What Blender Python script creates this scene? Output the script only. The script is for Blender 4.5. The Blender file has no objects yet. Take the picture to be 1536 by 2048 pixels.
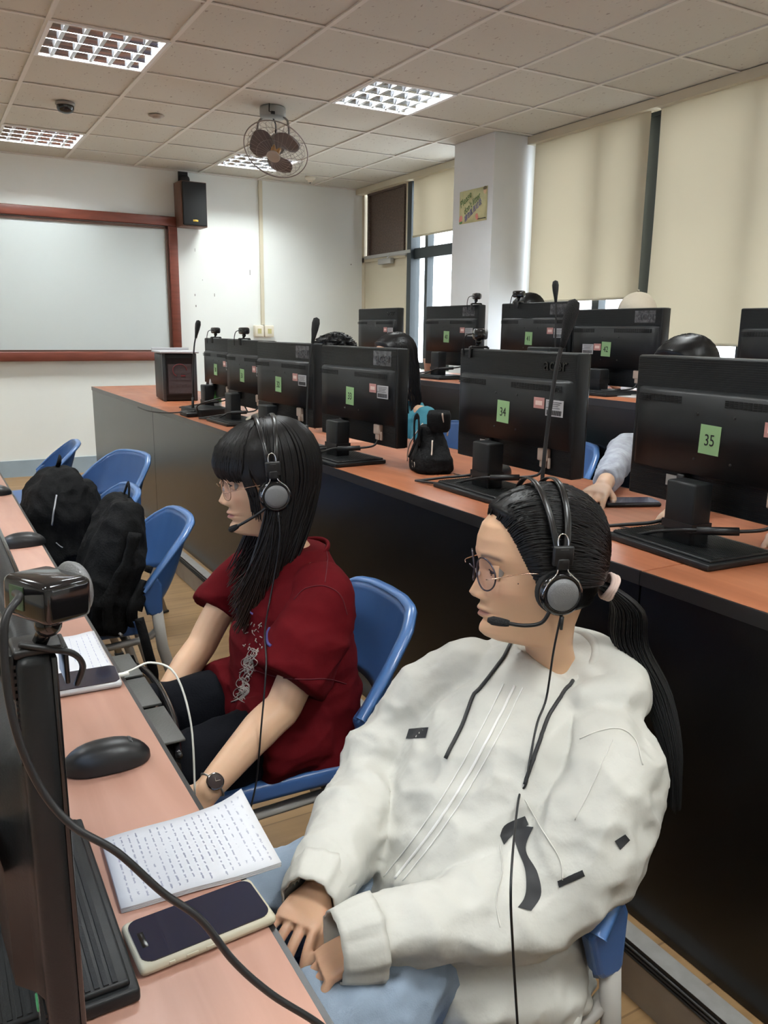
import bpy, bmesh, math, random
import numpy as np
from mathutils import Vector, Matrix, noise
from mathutils.bvhtree import BVHTree
C = bpy.context.scene.collection
sc = bpy.context.scene
PI = math.pi
rnd = random.Random(7)
# ------------------------------------------------------------------ camera
CAMH = 1.355
FPX, YAW, PITCH, ROLL = 1623.4, 0.518484, 0.218684, 0.0119334
_cy, _sy, _cp, _sp = math.cos(YAW), math.sin(YAW), math.cos(PITCH), math.sin(PITCH)
_f = np.array([_sy*_cp, _cy*_cp, -_sp]); _r = np.array([_cy, -_sy, 0.0]); _u = np.cross(_r, _f)
_c, _s = math.cos(ROLL), math.sin(ROLL)
RT, UP, FW = _c*_r + _s*_u, -_s*_r + _c*_u, _f
CAM = np.array([0, 0, CAMH])
cd = bpy.data.cameras.new('camera'); cam = bpy.data.objects.new('camera', cd); C.objects.link(cam)
cd.sensor_fit = 'VERTICAL'; cd.sensor_height = 36; cd.sensor_width = 27; cd.lens = 36*FPX/2048
cd.clip_start = 0.02; cd.clip_end = 200
cam.matrix_world = Matrix(((RT[0], UP[0], -FW[0], 0), (RT[1], UP[1], -FW[1], 0), (RT[2], UP[2], -FW[2], CAMH), (0, 0, 0, 1)))
sc.camera = cam
# ------------------------------------------------------------------ light and exposure
LAMP_ON = 29.0
sc.view_settings.view_transform = 'Standard'; sc.view_settings.look = 'None'
sc.view_settings.gamma = 1; sc.view_settings.use_curve_mapping = False
sc.view_settings.exposure = 1.0
w = bpy.data.worlds.new('sky'); sc.world = w; w.use_nodes = True
_bg = w.node_tree.nodes['Background']; _bg.inputs[0].default_value = (0.86, 0.93, 1.0, 1); _bg.inputs[1].default_value = 4.5
sc.cycles.use_denoising = True
sc.cycles.max_bounces = 8; sc.cycles.transparent_max_bounces = 12
sc.cycles.sample_clamp_indirect = 6

# ------------------------------------------------------------------ measuring helpers (turn a direction of sight into a place in the room)
def ray(px, py):
    return (px-768)/FPX*RT - (py-1024)/FPX*UP + FW
def PZ(px, py, z): d = ray(px, py); return CAM + d*(z-CAMH)/d[2]
def PY(px, py, y): d = ray(px, py); return CAM + d*y/d[1]
def PX(px, py, x): d = ray(px, py); return CAM + d*x/d[0]
def PD(px, py, dist): d = ray(px, py); return CAM + d*dist
def norm(v): v = np.asarray(v, float); return v/max(1e-9, np.linalg.norm(v))
def sm(a, b, x): t = np.clip((x-a)/(b-a), 0, 1); return t*t*(3-2*t)

# ------------------------------------------------------------------ materials
MATS = {}
def mat(name, col, rough=.5, metal=0., spec=.5, var=0., vscale=8., bump=0., bscale=60., coat=0., emit=None, es=0., alpha=1., trans=0., attr=None, sheen=0., stretch=None):
    if name in MATS: return MATS[name]
    m = bpy.data.materials.new(name); m.use_nodes = True; nt = m.node_tree; N = nt.nodes; L = nt.links
    b = N['Principled BSDF']; b.inputs['Base Color'].default_value = (*col, 1)
    b.inputs['Roughness'].default_value = rough; b.inputs['Metallic'].default_value = metal
    b.inputs['Specular IOR Level'].default_value = spec; b.inputs['Coat Weight'].default_value = coat
    b.inputs['Alpha'].default_value = alpha; b.inputs['Transmission Weight'].default_value = trans
    b.inputs['Sheen Weight'].default_value = sheen
    if emit: b.inputs['Emission Color'].default_value = (*emit, 1); b.inputs['Emission Strength'].default_value = es
    tc = N.new('ShaderNodeTexCoord'); src = tc.outputs['Object']
    if stretch:
        mp = N.new('ShaderNodeMapping'); mp.inputs['Scale'].default_value = stretch; L.new(src, mp.inputs[0]); src = mp.outputs[0]
    if var > 0:
        n = N.new('ShaderNodeTexNoise'); n.inputs['Scale'].default_value = vscale; n.inputs['Detail'].default_value = 6; L.new(src, n.inputs['Vector'])
        r = N.new('ShaderNodeValToRGB'); r.color_ramp.elements[0].position = .3; r.color_ramp.elements[1].position = .7
        r.color_ramp.elements[0].color = (*[c*(1-var) for c in col], 1); r.color_ramp.elements[1].color = (*[min(1, c*(1+var)) for c in col], 1)
        L.new(n.outputs['Fac'], r.inputs[0]); L.new(r.outputs[0], b.inputs['Base Color'])
    if attr:
        a = N.new('ShaderNodeAttribute'); a.attribute_name = attr
        L.new(a.outputs['Color'], b.inputs['Base Color'])
    if bump > 0:
        n2 = N.new('ShaderNodeTexNoise'); n2.inputs['Scale'].default_value = bscale; n2.inputs['Detail'].default_value = 5; L.new(src, n2.inputs['Vector'])
        bp = N.new('ShaderNodeBump'); bp.inputs['Strength'].default_value = bump; bp.inputs['Distance'].default_value = .01
        L.new(n2.outputs['Fac'], bp.inputs['Height']); L.new(bp.outputs[0], b.inputs['Normal'])
    MATS[name] = m; return m

def wood(name, c1, c2, c3, scale, rough, axis='Y', planks=None):
    m = bpy.data.materials.new(name); m.use_nodes = True; nt = m.node_tree; N = nt.nodes; L = nt.links
    b = N['Principled BSDF']; b.inputs['Roughness'].default_value = rough
    tc = N.new('ShaderNodeTexCoord'); mp = N.new('ShaderNodeMapping'); L.new(tc.outputs['Object'], mp.inputs[0])
    mp.inputs['Scale'].default_value = (scale*9, scale, scale*9) if axis == 'Y' else (scale, scale*9, scale*9)
    n = N.new('ShaderNodeTexNoise'); n.inputs['Scale'].default_value = 1.6; n.inputs['Detail'].default_value = 8; n.inputs['Distortion'].default_value = 1.2
    L.new(mp.outputs[0], n.inputs['Vector'])
    r = N.new('ShaderNodeValToRGB'); e = r.color_ramp.elements
    e[0].position = .3; e[0].color = (*c1, 1); e[1].position = .72; e[1].color = (*c3, 1); k = e.new(.5); k.color = (*c2, 1)
    L.new(n.outputs['Fac'], r.inputs[0]); out = r.outputs[0]
    if planks:
        br = N.new('ShaderNodeTexBrick'); mp2 = N.new('ShaderNodeMapping'); mp2.inputs['Rotation'].default_value = (0, 0, 0 if axis == 'X' else PI/2)
        L.new(tc.outputs['Object'], mp2.inputs[0]); L.new(mp2.outputs[0], br.inputs['Vector'])
        br.inputs['Scale'].default_value = 1; br.inputs['Brick Width'].default_value = planks[0]; br.inputs['Row Height'].default_value = planks[1]
        br.inputs['Mortar Size'].default_value = .0025; br.inputs['Mortar Smooth'].default_value = .2
        br.inputs['Color1'].default_value = (.92, .92, .92, 1); br.inputs['Color2'].default_value = (1.05, 1.04, 1.03, 1); br.inputs['Mortar'].default_value = (.6, .56, .52, 1)
        mx = N.new('ShaderNodeMix'); mx.data_type = 'RGBA'; mx.blend_type = 'MULTIPLY'; mx.inputs[0].default_value = 1
        L.new(out, mx.inputs[6]); L.new(br.outputs['Color'], mx.inputs[7]); out = mx.outputs[2]
    L.new(out, b.inputs['Base Color'])
    n3 = N.new('ShaderNodeTexNoise'); n3.inputs['Scale'].default_value = 7; L.new(tc.outputs['Object'], n3.inputs['Vector'])
    mr = N.new('ShaderNodeMapRange'); mr.inputs[3].default_value = rough*.8; mr.inputs[4].default_value = rough*1.25
    L.new(n3.outputs['Fac'], mr.inputs[0]); L.new(mr.outputs[0], b.inputs['Roughness'])
    MATS[name] = m; return m

# ------------------------------------------------------------------ object helpers
class MB:
    """collects shapes and links them as one mesh object"""
    def __init__(s): s.v = []; s.f = []; s.m = []; s.sm = []; s.cur = 0; s.smooth = False
    def add(s, vs, fs, smooth=None):
        o = len(s.v); s.v.extend([tuple(map(float, p)) for p in vs])
        for f in fs: s.f.append(tuple(i+o for i in f)); s.m.append(s.cur); s.sm.append(s.smooth if smooth is None else smooth)
        return s
    def box(s, c, d, rz=0., R=None, ch=0.):
        x, y, z = [k/2 for k in d]
        if ch > 0:
            return s.rbox(c, d, ch, rz, R)
        P = np.array([(-x,-y,-z),(x,-y,-z),(x,y,-z),(-x,y,-z),(-x,-y,z),(x,-y,z),(x,y,z),(-x,y,z)])
        if R is None: R = rotz(rz)
        P = P@np.asarray(R).T + np.asarray(c, float)
        return s.add(P, [(0,3,2,1),(4,5,6,7),(0,1,5,4),(1,2,6,5),(2,3,7,6),(3,0,4,7)], False)
    def rbox(s, c, d, r, rz=0., R=None, seg=2):
        bm = bmesh.new(); bmesh.ops.create_cube(bm, size=1)
        for v in bm.verts: v.co = Vector((v.co.x*d[0], v.co.y*d[1], v.co.z*d[2]))
        bmesh.ops.bevel(bm, geom=bm.edges[:], offset=min(r, min(d)*.49), segments=seg, affect='EDGES', profile=.5)
        bm.verts.ensure_lookup_table()
        if R is None: R = rotz(rz)
        P = np.array([v.co[:] for v in bm.verts])@np.asarray(R).T + np.asarray(c, float)
        F = [tuple(v.index for v in f.verts) for f in bm.faces]; bm.free()
        return s.add(P, F, True)
    def tube(s, path, r, n=8, flat=None, cap=True, closed=False, upv=None):
        path = [np.asarray(p, float) for p in path]; k = len(path)
        rs = [r]*k if np.isscalar(r) else list(r)
        vs = []; fs = []; ref = None
        for i, p in enumerate(path):
            if closed: t = norm(path[(i+1) % k]-path[i-1])
            else: t = norm(path[min(i+1, k-1)]-path[max(i-1, 0)])
            if upv is not None: ref = np.asarray(upv, float)
            elif ref is None: ref = np.array([0, 0, 1.]) if abs(t[2]) < .9 else np.array([1., 0, 0])
            a = norm(np.cross(t, ref)); b = np.cross(a, t)
            if upv is None: ref = b
            ra = rs[i]; rb = ra*(flat if flat else 1)
            for j in range(n):
                q = 2*PI*j/n; vs.append(p + a*ra*math.cos(q) + b*rb*math.sin(q))
        for i in range(k if closed else k-1):
            for j in range(n):
                i2 = (i+1) % k
                fs.append((i*n+j, i*n+(j+1) % n, i2*n+(j+1) % n, i2*n+j))
        if cap and not closed: fs.append(tuple(range(n))[::-1]); fs.append(tuple((k-1)*n+j for j in range(n)))
        return s.add(vs, fs, n > 4)
    def lathe(s, prof, n=24, M=None, cap=False):
        vs = []; fs = []
        for r, z in prof:
            for j in range(n): q = 2*PI*j/n; vs.append((r*math.cos(q), r*math.sin(q), z))
        for i in range(len(prof)-1):
            for j in range(n): fs.append((i*n+j, i*n+(j+1) % n, (i+1)*n+(j+1) % n, (i+1)*n+j))
        if cap: fs.append(tuple(range(n))[::-1]); fs.append(tuple((len(prof)-1)*n+j for j in range(n)))
        vs = np.array(vs)
        if M is not None: vs = vs@np.asarray(M)[:3, :3].T + np.asarray(M)[:3, 3]
        return s.add(vs, fs, True)
    def sph(s, c, r, n=12, R=None):
        r = (r, r, r) if np.isscalar(r) else r; vs = []; fs = []
        for i in range(n+1):
            a = PI*i/n
            for j in range(2*n): q = PI*j/n; vs.append((math.sin(a)*math.cos(q)*r[0], math.sin(a)*math.sin(q)*r[1], math.cos(a)*r[2]))
        for i in range(n):
            for j in range(2*n): fs.append((i*2*n+j, (i+1)*2*n+j, (i+1)*2*n+(j+1) % (2*n), i*2*n+(j+1) % (2*n)))
        vs = np.array(vs)
        if R is not None: vs = vs@np.asarray(R).T
        return s.add(vs+np.asarray(c, float), fs, True)
    def grid(s, G, smooth=True, close=False):
        G = np.asarray(G); a, b = G.shape[:2]; fs = []
        for i in range(a-1):
            for j in range(b if close else b-1): fs.append((i*b+j, i*b+(j+1) % b, (i+1)*b+(j+1) % b, (i+1)*b+j))
        return s.add(G.reshape(-1, 3), fs, smooth)
    def prism(s, poly, z0, z1, axis='z', off=(0, 0, 0)):
        n = len(poly); vs = []
        for z in (z0, z1):
            for a, b in poly:
                vs.append({'z': (a, b, z), 'y': (a, z, b), 'x': (z, a, b)}[axis])
        fs = [tuple(range(n))[::-1], tuple(range(n, 2*n))]+[(i, (i+1) % n, n+(i+1) % n, n+i) for i in range(n)]
        return s.add(np.array(vs)+np.asarray(off, float), fs, False)
    def build(s, name, mats, parent=None, base=None, cols=None):
        me = bpy.data.meshes.new(name)
        V = np.array(s.v, float).reshape(-1, 3)
        if base is not None: V = V-np.asarray(base, float)
        elif parent is not None and 'wb' in KEEP.get(parent.name, {}): V = V-np.asarray(KEEP[parent.name]['wb'])
        me.from_pydata([tuple(p) for p in V], [], s.f)
        if not isinstance(mats, (list, tuple)): mats = [mats]
        for m in mats: me.materials.append(m)
        if len(s.m): me.polygons.foreach_set('material_index', s.m); me.polygons.foreach_set('use_smooth', s.sm)
        if cols is not None:
            at = me.color_attributes.new('Col', 'FLOAT_COLOR', 'POINT')
            cc = np.ones((len(V), 4)); cc[:, :3] = cols; at.data.foreach_set('color', cc.ravel())
        me.update()
        o = bpy.data.objects.new(name, me); C.objects.link(o)
        if base is not None: o.location = base
        if parent is not None:
            o.parent = parent
            if parent.name in KEEP: KEEP[o.name] = dict(KEEP[parent.name])
            if base is not None and 'wb' in KEEP.get(parent.name, {}): o.location = Vector(base)-Vector(KEEP[parent.name]['wb'])
        return o
KEEP = {}
def rotz(a): c, s = math.cos(a), math.sin(a); return np.array([[c, -s, 0], [s, c, 0], [0, 0, 1.]])
def rotx(a): c, s = math.cos(a), math.sin(a); return np.array([[1., 0, 0], [0, c, -s], [0, s, c]])
def roty(a): c, s = math.cos(a), math.sin(a); return np.array([[c, 0, s], [0, 1., 0], [-s, 0, c]])
def frame_to(d, up=(0, 0, 1)):
    """rotation whose z axis is d"""
    z = norm(d); up = np.asarray(up, float)
    if abs(z@norm(up)) > .98: up = np.array([1., 0, 0])
    x = norm(np.cross(up, z)); y = np.cross(z, x); return np.stack([x, y, z], 1)
def thing(name, label, cat, loc=(0, 0, 0), rz=0., group=None, world=False):
    """an Empty at the thing's base; world=True: its parts are given in room coordinates"""
    o = bpy.data.objects.new(name, None); C.objects.link(o); o.location = loc; o.rotation_euler = (0, 0, rz); o.empty_display_size = .05
    o['label'] = label; o['category'] = cat
    if group: o['group'] = group
    if world: KEEP[o.name] = {'wb': tuple(map(float, loc))}
    return o
def tag(o, label, cat, group=None, kind=None):
    o['label'] = label; o['category'] = cat
    if group: o['group'] = group
    if kind: o['kind'] = kind
    return o
def struct(o): o['kind'] = 'structure'; return o
def children(o): return [c for c in bpy.data.objects if c.parent == o]
def copy_tree(o, parent=None):
    c = o.copy(); C.objects.link(c); c.parent = parent
    for ch in children(o): copy_tree(ch, c)
    return c
def smooth_path(pts, k=6):
    P = [np.asarray(p, float) for p in pts]; out = []
    for i in range(len(P)-1):
        a = P[max(i-1, 0)]; b = P[i]; c = P[i+1]; d = P[min(i+2, len(P)-1)]
        for j in range(k):
            t = j/k; out.append(.5*((2*b)+(c-a)*t+(2*a-5*b+4*c-d)*t*t+(3*b-a-3*c+d)*t**3))
    out.append(P[-1]); return out
def text_geo(body, size, ext=.0004, sx=1., shear=0.):
    cu = bpy.data.curves.new('t', 'FONT'); cu.body = body; cu.size = size; cu.extrude = ext; cu.align_x = 'CENTER'; cu.align_y = 'CENTER'; cu.shear = shear; cu.resolution_u = 3
    o = bpy.data.objects.new('t', cu); C.objects.link(o); dg = bpy.context.evaluated_depsgraph_get()
    me = bpy.data.meshes.new_from_object(o.evaluated_get(dg)); V = np.array([v.co[:] for v in me.vertices]).reshape(-1, 3); F = [tuple(p.vertices) for p in me.polygons]
    bpy.data.objects.remove(o); bpy.data.curves.remove(cu); bpy.data.meshes.remove(me)
    if len(V): V[:, 0] *= sx
    return V, F
def put_text(mb, body, size, pos, R, sx=1., ext=.0004, shear=0.):
    """R columns: text x, text y, outward normal"""
    V, F = text_geo(body, size, ext, sx, shear)
    if len(V): mb.add(V@np.asarray(R).T+np.asarray(pos, float), F, False)

def remesh(parts_mb, voxel, smooth=6):
    me = bpy.data.meshes.new('tmp'); me.from_pydata(parts_mb.v, [], parts_mb.f); me.update()
    o = bpy.data.objects.new('tmp', me); C.objects.link(o)
    md = o.modifiers.new('r', 'REMESH'); md.mode = 'VOXEL'; md.voxel_size = voxel
    if smooth: s2 = o.modifiers.new('s', 'SMOOTH'); s2.factor = .5; s2.iterations = smooth
    dg = bpy.context.evaluated_depsgraph_get(); ev = o.evaluated_get(dg); m2 = bpy.data.meshes.new_from_object(ev)
    n = len(m2.vertices); V = np.empty(n*3); m2.vertices.foreach_get('co', V); V = V.reshape(-1, 3)
    Nn = np.empty(n*3); m2.vertex_normals.foreach_get('vector', Nn); Nn = Nn.reshape(-1, 3)
    F = [tuple(p.vertices) for p in m2.polygons]
    bpy.data.objects.remove(o); bpy.data.meshes.remove(me); bpy.data.meshes.remove(m2)
    return V, F, Nn
def limb(mb, pts, rs, n=14, flat=None, upv=None, endflat=False):
    """a tapering limb with round ends, closed so that it can be fused"""
    P = [np.asarray(p, float) for p in pts]; path = []; rad = []
    k = 6
    sp = smooth_path(P, k); m = len(sp)
    rr = np.interp(np.linspace(0, len(P)-1, m), range(len(P)), rs)
    t0 = norm(sp[0]-sp[1]); t1 = norm(sp[-1]-sp[-2])
    for q in (1., .85, .5): path.append(sp[0]+t0*rr[0]*q*.8); rad.append(rr[0]*math.sqrt(max(.004, 1-q*q)))
    path += sp; rad += list(rr)
    for q in ((.02,) if endflat else (.5, .85, 1.)): path.append(sp[-1]+t1*rr[-1]*q*.8); rad.append(rr[-1]*math.sqrt(max(.004, 1-q*q)))
    mb.tube(path, rad, n, flat=flat, upv=upv)
def sections(mb, secs, n=28):
    """secs: (centre, width axis, depth axis, half width, half depth, power)"""
    vs = []; fs = []
    for c, wa, da, hw, hd, p in secs:
        for j in range(n):
            q = 2*PI*j/n; cc, ss = math.cos(q), math.sin(q)
            vs.append(np.asarray(c)+np.asarray(wa)*hw*math.copysign(abs(cc)**p, cc)+np.asarray(da)*hd*math.copysign(abs(ss)**p, ss))
    k = len(secs)
    for i in range(k-1):
        for j in range(n): fs.append((i*n+j, i*n+(j+1) % n, (i+1)*n+(j+1) % n, (i+1)*n+j))
    fs.append(tuple(range(n))[::-1]); fs.append(tuple((k-1)*n+j for j in range(n)))
    mb.add(vs, fs, True)
class Surf:
    """looks up points on a finished cloth mesh along a line of sight"""
    def __init__(s, V, F): s.t = BVHTree.FromPolygons([Vector(v) for v in V], F)
    def hit(s, px, py, off=.001):
        d = Vector(norm(ray(px, py))); h = s.t.ray_cast(Vector(CAM), d)
        if h[0] is None: return None
        n = h[1]
        if n.dot(d) > 0: n = -n
        return np.array(h[0]+n*off)
    def strip(s, mb, left, right, m=24, k=5, off=.0012, thick=.0):
        L_ = np.array(smooth2(left, m)); R_ = np.array(smooth2(right, m)); G = []
        for i in range(m):
            row = []
            for j in range(k):
                t = j/(k-1); p = s.hit(*(L_[i]*(1-t)+R_[i]*t), off)
                row.append(p)
            G.append(row)
        vs = []; idx = {}; fs = []
        for i in range(m):
            for j in range(k):
                if G[i][j] is not None: idx[i, j] = len(vs); vs.append(G[i][j])
        for i in range(m-1):
            for j in range(k-1):
                q = [(i, j), (i, j+1), (i+1, j+1), (i+1, j)]
                if all(a in idx for a in q):
                    pp = [vs[idx[a]] for a in q]
                    if max(np.linalg.norm(pp[a]-pp[a-1]) for a in range(4)) < .06: fs.append(tuple(idx[a] for a in q))
        mb.add(vs, fs, True)
    def line(s, mb, pts, r, m=30, off=.001, n=6):
        out = [p for p in (s.hit(*q, off) for q in smooth2(pts, m)) if p is not None]
        if len(out) > 1: mb.tube(out, r, n)
def smooth2(pts, m):
    P = np.array(pts, float); k = len(P)
    sp = smooth_path([np.append(p, 0) for p in P], 12) if k > 2 else [np.append(P[0]*(1-t)+P[1]*t, 0) for t in np.linspace(0, 1, 13)]
    sp = np.array(sp)[:, :2]; d = np.r_[0, np.cumsum(np.linalg.norm(np.diff(sp, axis=0), axis=1))]
    return np.stack([np.interp(np.linspace(0, d[-1], m), d, sp[:, a]) for a in (0, 1)], 1)
def fbm(P, sc_, off=0.):
    return np.array([noise.fractal(Vector((p[0]*sc_[0]+off, p[1]*sc_[1], p[2]*sc_[2])), 1., 2., 3, noise_basis='PERLIN_ORIGINAL') for p in P])
# ------------------------------------------------------------------ materials used
M = dict(
 wall=mat('wall paint', (.785, .815, .79), .75, var=.02, vscale=2, bump=.02, bscale=120),
 base=mat('grey skirting', (.30, .38, .44), .5, var=.05),
 pillar=mat('pillar paint', (.70, .72, .735), .7, var=.015),
 cream=mat('cream paint', (.60, .55, .42), .55),
 creamp=mat('cream plastic', (.72, .67, .55), .5),
 tbar=mat('ceiling bars', (.70, .68, .63), .6),
 dframe=mat('dark aluminium', (.035, .045, .05), .4, .3),
 blind=None,
 black=mat('black plastic', (.007, .007, .008), .42, bump=.03, bscale=400),
 blackg=mat('glossy black plastic', (.008, .008, .009), .12, coat=.3),
 casing=mat('monitor casing', (.0085, .0095, .0105), .42, spec=.33, bump=.05, bscale=500),
 rubber=mat('black rubber', (.015, .015, .016), .55),
 silver=mat('silver plastic', (.21, .21, .215), .42, .5, bump=.25, bscale=900),
 chrome=mat('chrome', (.8, .8, .82), .12, 1.),
 alu=mat('brushed aluminium', (.5, .5, .49), .35, .8),
 white=mat('white plastic', (.8, .8, .8), .4),
 blue=mat('blue chair plastic', (.042, .105, .27), .32, var=.06, vscale=9, bump=.03, bscale=350, coat=.1),
 leg=mat('chair leg paint', (.36, .34, .31), .4),
 paper=mat('paper', (.56, .555, .565), .8, var=.01), ink=mat('pencil ink', (.16, .16, .24), .8), bink=mat('blue ink', (.07, .08, .30), .8),
 green=mat('green sticker', (.28, .46, .22), .7), pink=mat('pink sticker', (.50, .25, .23), .7), wlab=mat('white label', (.45, .45, .47), .6), dink=mat('black ink', (.01, .01, .01), .7), rink=mat('red ink', (.6, .06, .05), .7),
 beigep=mat('connector plastic', (.45, .36, .30), .5),
 cloth=mat('black cloth', (.0085, .0085, .009), .85, spec=.12, var=.3, vscale=40, bump=.3, bscale=160),
 lacq=mat('black laminate', (.0035, .0035, .004), .26, spec=.55, var=.1, bump=.02, bscale=300),
 redwood=mat('board frame wood', (.16, .042, .026), .4, var=.15, vscale=6, stretch=(1, 1, 8)),
 whiteboard=mat('whiteboard', (.55, .60, .60), .3, coat=.2),
 spkwood=mat('speaker wood', (.14, .065, .04), .5, var=.2, vscale=4, stretch=(9, 9, 1)),
 riser=mat('step riser', (.36, .32, .275), .7, var=.08, vscale=14),
 strip=mat('grey strip', (.23, .22, .21), .45, var=.1, vscale=30),
 phoneg=mat('phone screen', (.012, .014, .03), .08, coat=.6), brownp=mat('brown patterned panel', (.10, .07, .055), .6, var=.35, vscale=60),
 fan=mat('fan grey enamel', (.20, .185, .17), .35, .2), fanb=mat('fan blade', (.13, .11, .11), .4),
)
def blind_mat():
    m = bpy.data.materials.new('blind fabric'); m.use_nodes = True; nt = m.node_tree; N = nt.nodes; L = nt.links
    for n in list(N):
        if n.type == 'BSDF_PRINCIPLED': N.remove(n)
    d = N.new('ShaderNodeBsdfDiffuse'); t = N.new('ShaderNodeBsdfTranslucent'); mx = N.new('ShaderNodeMixShader')
    tc = N.new('ShaderNodeTexCoord'); n = N.new('ShaderNodeTexNoise'); n.inputs['Scale'].default_value = 1.3; L.new(tc.outputs['Object'], n.inputs['Vector'])
    r = N.new('ShaderNodeValToRGB'); r.color_ramp.elements[0].color = (.50, .445, .32, 1); r.color_ramp.elements[1].color = (.56, .50, .36, 1); L.new(n.outputs[0], r.inputs[0])
    L.new(r.outputs[0], d.inputs[0]); L.new(r.outputs[0], t.inputs[0]); mx.inputs[0].default_value = .12
    L.new(d.outputs[0], mx.inputs[1]); L.new(t.outputs[0], mx.inputs[2]); L.new(mx.outputs[0], N['Material Output'].inputs[0])
    return m
M['blind'] = blind_mat()
def glass_mat(name, tint=(1, 1, 1), refl=.08):
    m = bpy.data.materials.new(name); m.use_nodes = True; nt = m.node_tree; N = nt.nodes; L = nt.links
    for n in list(N):
        if n.type == 'BSDF_PRINCIPLED': N.remove(n)
    a = N.new('ShaderNodeBsdfTransparent'); a.inputs[0].default_value = (*tint, 1); g = N.new('ShaderNodeBsdfGlossy'); g.inputs['Roughness'].default_value = .03
    f0 = N.new('ShaderNodeLayerWeight'); f0.inputs[0].default_value = .5; f1 = N.new('ShaderNodeMath'); f1.operation = 'POWER'; f1.inputs[1].default_value = 4.; L.new(f0.outputs['Facing'], f1.inputs[0]); f = N.new('ShaderNodeMath'); f.operation = 'MULTIPLY_ADD'; f.inputs[1].default_value = .5; f.inputs[2].default_value = .04; L.new(f1.outputs[0], f.inputs[0]); mx = N.new('ShaderNodeMixShader')
    L.new(f.outputs[0], mx.inputs[0]); L.new(a.outputs[0], mx.inputs[1]); L.new(g.outputs[0], mx.inputs[2]); L.new(mx.outputs[0], N['Material Output'].inputs[0])
    return m
M['glass'] = glass_mat('window glass'); M['lens'] = glass_mat('spectacle lens', (.93, .90, .95))
M['deskw'] = wood('desk top wood', (.25, .082, .038), (.32, .11, .052), (.38, .145, .07), 1.1, .33)
M['desk_sheen'] = wood('desk top wood with painted sheen', (.38, .195, .14), (.43, .23, .17), (.48, .265, .20), 1.1, .34)  # front row wood: pale sheen of reflected light painted into the colour
M['floorw'] = wood('floor laminate', (.205, .118, .05), (.25, .148, .064), (.295, .178, .082), 1.0, .42, axis='X', planks=(1.2, .12))
def tile_mat():
    m = mat('ceiling tile', (.59, .575, .515), .85); N = m.node_tree.nodes; L = m.node_tree.links; b = N['Principled BSDF']
    tc = N.new('ShaderNodeTexCoord'); mp = N.new('ShaderNodeMapping'); mp.inputs['Scale'].default_value = (60, 26, 1); L.new(tc.outputs['Object'], mp.inputs[0])
    v = N.new('ShaderNodeTexNoise'); v.inputs['Scale'].default_value = 1; v.inputs['Detail'].default_value = 2; L.new(mp.outputs[0], v.inputs[0])
    r = N.new('ShaderNodeValToRGB'); r.color_ramp.elements[0].position = .27; r.color_ramp.elements[1].position = .34
    r.color_ramp.elements[0].color = (.36, .32, .28, 1); r.color_ramp.elements[1].color = (.59, .575, .515, 1); L.new(v.outputs[0], r.inputs[0]); L.new(r.outputs[0], b.inputs['Base Color'])
    return m
M['tile'] = tile_mat()

# ------------------------------------------------------------------ the room
H = 2.824; YF = 8.12; XW = 4.33; XL = -4.1; YB = -4.0; T = .605; GX0 = .7221; GY0 = 4.0163
P2, P3 = .135, .333            # the two stepped platforms
b = MB(); b.box(((XL+XW)/2, (YB+YF)/2, -.05), (XW-XL, YF-YB, .1)); struct(b.build('floor', M['floorw']))
def rounded_platform(x0, y1, z0, z1, r):
    pts = [(XW, YB), (x0, YB)]+[(x0+r-r*math.cos(a), y1-r+r*math.sin(a)) for a in np.linspace(0, PI/2, 10)]+[(XW, y1)]
    return pts[::-1]
pl = rounded_platform(1.17, 7.2, 0, P2, .3)
b = MB(); b.prism(pl, 0, P2-.035); struct(b.build('trim', M['riser']))
b = MB(); b.prism(rounded_platform(1.165, 7.205, 0, 0, .3), P2-.035, P2-.0008); struct(b.build('trim.001', mat('dark step nosing', (.03, .028, .027), .5)))
b = MB(); b.prism(rounded_platform(1.20, 7.17, 0, 0, .27), P2-.03, P2); struct(b.build('floor', M['floorw']))
# grooved black nosing with a grey strip along the edge
b = MB(); e = [(1.163, YB)]+[(1.163+.3-.3*math.cos(a), 7.207-.3+.3*math.sin(a)) for a in np.linspace(0, PI/2, 10)]+[(4.3, 7.207)]
for k in range(3): b.tube([(x, y, P2-.012-.009*k) for x, y in e], .003, 6)
struct(b.build('trim', mat('dark step nosing', (.03, .028, .027), .5)))
b = MB()
e1 = [(x, y) for x, y in e]; e2 = [(1.205, YB)]+[(1.205+.26-.26*math.cos(a), 7.165-.26+.26*math.sin(a)) for a in np.linspace(0, PI/2, 10)]+[(4.3, 7.165)]
b.grid([[(x, y, P2+.002) for x, y in e1], [(x, y, P2+.002) for x, y in e2]], False); struct(b.build('trim', M['strip']))
b = MB(); b.box(((2.40+XW)/2, (YB+5.6)/2, (P2+P3)/2), (XW-2.40, 5.6-YB, P3-P2)); struct(b.build('floor', M['floorw']))
# walls
b = MB(); b.box(((XL+XW)/2, YF+.06, 1.42), (XW-XL+.3, .12, 2.84)); struct(b.build('wall_front', M['wall']))
b = MB(); b.box(((XL+XW)/2, YB-.06, 1.42), (XW-XL, .12, 2.84)); struct(b.build('wall_back', M['wall']))
b = MB(); b.box((XL-.06, (YB+YF)/2, 1.42), (.12, YF-YB, 2.84)); struct(b.build('wall_left', M['wall']))
b = MB(); b.box(((XL+1.6)/2, YF-.006, .0765), (1.6-XL, .012, .153)); b.box(((1.6+XW)/2, YF-.006, .0765+.0), (XW-1.6, .012, .153)); struct(b.build('baseboard_front', M['base']))
b = MB(); b.box((XL+.006, (YB+YF)/2, .0765), (.012, YF-YB, .153)); struct(b.build('baseboard_left', M['base']))
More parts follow.
